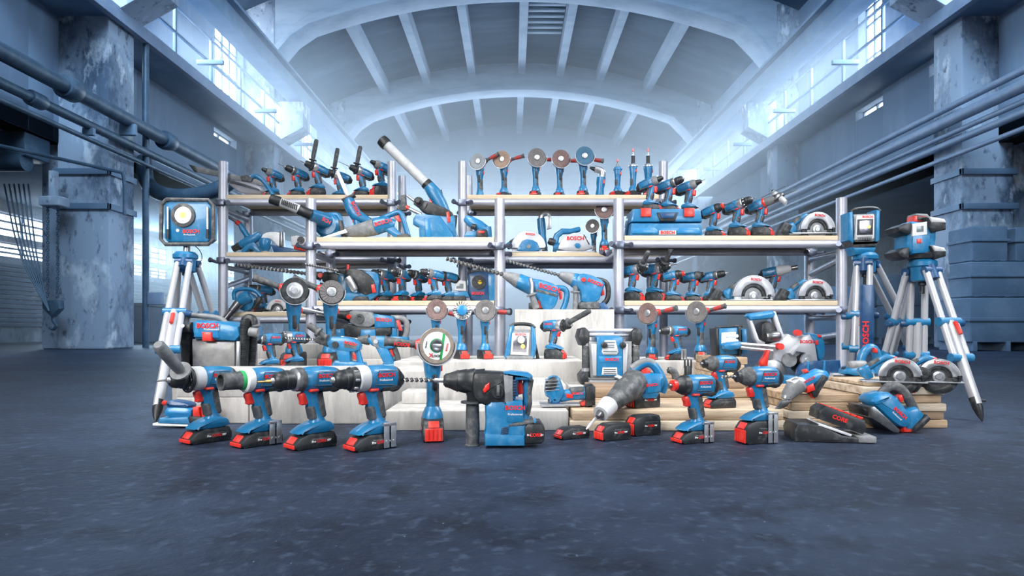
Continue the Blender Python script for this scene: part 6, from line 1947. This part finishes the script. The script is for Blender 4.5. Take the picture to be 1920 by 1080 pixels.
t.text('BOSCH', 9.5, (358, 434), -0.0315, REDTXT)
t.text('Professional', 4.5, (355, 440), -0.0315, WHITETXT, bold=0.0)
t.ylathe('round_emblem', WHITE, (340, 434), [(0.0305, 3), (0.0312, 3), (0.0312, 2)])
t.lathe('mount_post', SILVER, (351, 456), (350, 472), [(0, 6), (1, 6)])
t.tube('cable', BLACK, [(362, 458), (376, 470), (380, 485), (372, 500)], 0.8)

# --- lamp on the second tripod
t = T('framed_work_lamp', 'blue-framed work lamp with a mirrored lens on the inner right tripod', 'work lamp', 1621, 2.7, H(463, 2.7))
t.ext('housing', GREY, [(1600, 402), (1640, 400), (1644, 405), (1642, 450), (1636, 456), (1604, 457)], 0.06, 0.008)
t.ext('frame', BLUE, [(1592, 398), (1600, 396), (1601, 458), (1592, 450)], 0.075, 0.006)
t.ext('frame', BLUE, [(1643, 393), (1651, 394), (1650, 450), (1643, 455)], 0.075, 0.006)
t.tube('carry_handle', BLACK, [(1594, 398), (1602, 391), (1642, 389), (1650, 396)], 3)
t.ext('lower_frame', RUBBER, [(1592, 450), (1601, 456), (1643, 454), (1650, 448), (1644, 462), (1602, 465)], 0.07, 0.006)
t.ext('bezel', LGREY, [(1606, 404), (1640, 402), (1640, 446), (1634, 450), (1604, 450)], 0.07, 0.004)
t.ext('lens_frame', BLACK, [(1608, 411), (1638, 410), (1637, 440), (1607, 441)], 0.074, 0.003)
t.ext('lens', REFL, [(1612, 414), (1635, 413), (1634, 436), (1611, 437)], 0.076, 0.001)
t.ylathe('led_chip', YELLOW, (1620, 428), [(0.038, 3), (0.041, 2.6), (0.041, 0)])
g_ = t.ext('cooling_fins', GREY, [(1608, 444), (1636, 442), (1634, 450), (1608, 451)], 0.076, 0.002)
for i in range(8):
    t.ext('fin', BLACK, [(1610 + i * 3.2, 445), (1611.4 + i * 3.2, 445), (1611.4 + i * 3.2, 450), (1610 + i * 3.2, 450)], 0.078, 0.0003, parent=g_)
t.text('BOSCH', 6, (1627, 406.5), -0.0355, REDTXT)
t.ext('mount', BLUE, [(1598, 463), (1644, 463), (1640, 476), (1604, 478)], 0.07, 0.008)

# --- rotary laser level
t = T('laser_level', 'blue rotary laser level with black corner bumpers on the outermost tripod', 'laser level', 1728, 2.45, H(482, 2.45))
t.ext('housing', BLUE, [(1702, 420), (1712, 414), (1740, 416), (1758, 424), (1758, 446), (1754, 474), (1744, 478), (1710, 476), (1700, 468), (1700, 446)], 0.09, 0.015)
t.ext('front_face', BLUE, [(1711, 438), (1746, 440), (1742, 474), (1711, 476)], 0.102, 0.008)
t.ext('control_panel', WHITE, [(1711, 420), (1739, 415), (1739, 440), (1711, 443)], 0.102, 0.003)
t.ext('display', SCREEN, [(1719, 424), (1732, 423), (1732, 434), (1719, 435)], 0.105, 0.001)
t.ylathe('power_button', RED, (1735, 422), [(0.05, 2.6), (0.054, 2.4), (0.054, 0)])
t.ext('red_button', RED, [(1720, 448), (1728, 447), (1728, 456), (1720, 456)], 0.108, 0.002)
t.ext('rotor_cage', RED, [(1715, 404), (1720, 402), (1742, 405), (1742, 415), (1714, 416)], 0.05, 0.005)
t.ext('rotor_window', BLACK, [(1721, 405), (1736, 407), (1736, 413), (1721, 413)], 0.056, 0.002)
t.ext('rotor_cap', GREY, [(1716, 404), (1718, 400), (1740, 401), (1744, 407)], 0.055, 0.004)
for (x0, x1, y0, y1) in ((1683, 1712, 418, 438), (1740, 1776, 406, 436), (1683, 1708, 464, 484), (1746, 1776, 460, 486)):
    left = x0 < 1720
    if left:
        t.ext('corner_bumper', BLACK, [(x0, y0 + 8), (x1 - 12, y0), (x1, y0 - 1), (x1 - 2, y1), (x1 - 8, y1 + 2), (x0 + 4, y1 - 4)], 0.1, 0.01, -0.01)
    else:
        t.ext('corner_bumper', BLACK, [(x0, y0), (x1 - 4, y0 + 6), (x1, y0 + 12), (x1, y1 - 6), (x0 + 10, y1), (x0 + 4, y1 - 12)], 0.1, 0.01, -0.01)
        t.ext('bumper_top', LGREY, [(x0 + 2, y0 - 1), (x1 - 4, y0 + 4), (x1, y0 + 12), (x0 + 8, y0 + 11)], 0.108, 0.006, -0.01)
t.lathe('base_ring', BLACK, (1728, 474), (1728, 486), [(0, 24), (0.3, 26), (1, 24)])
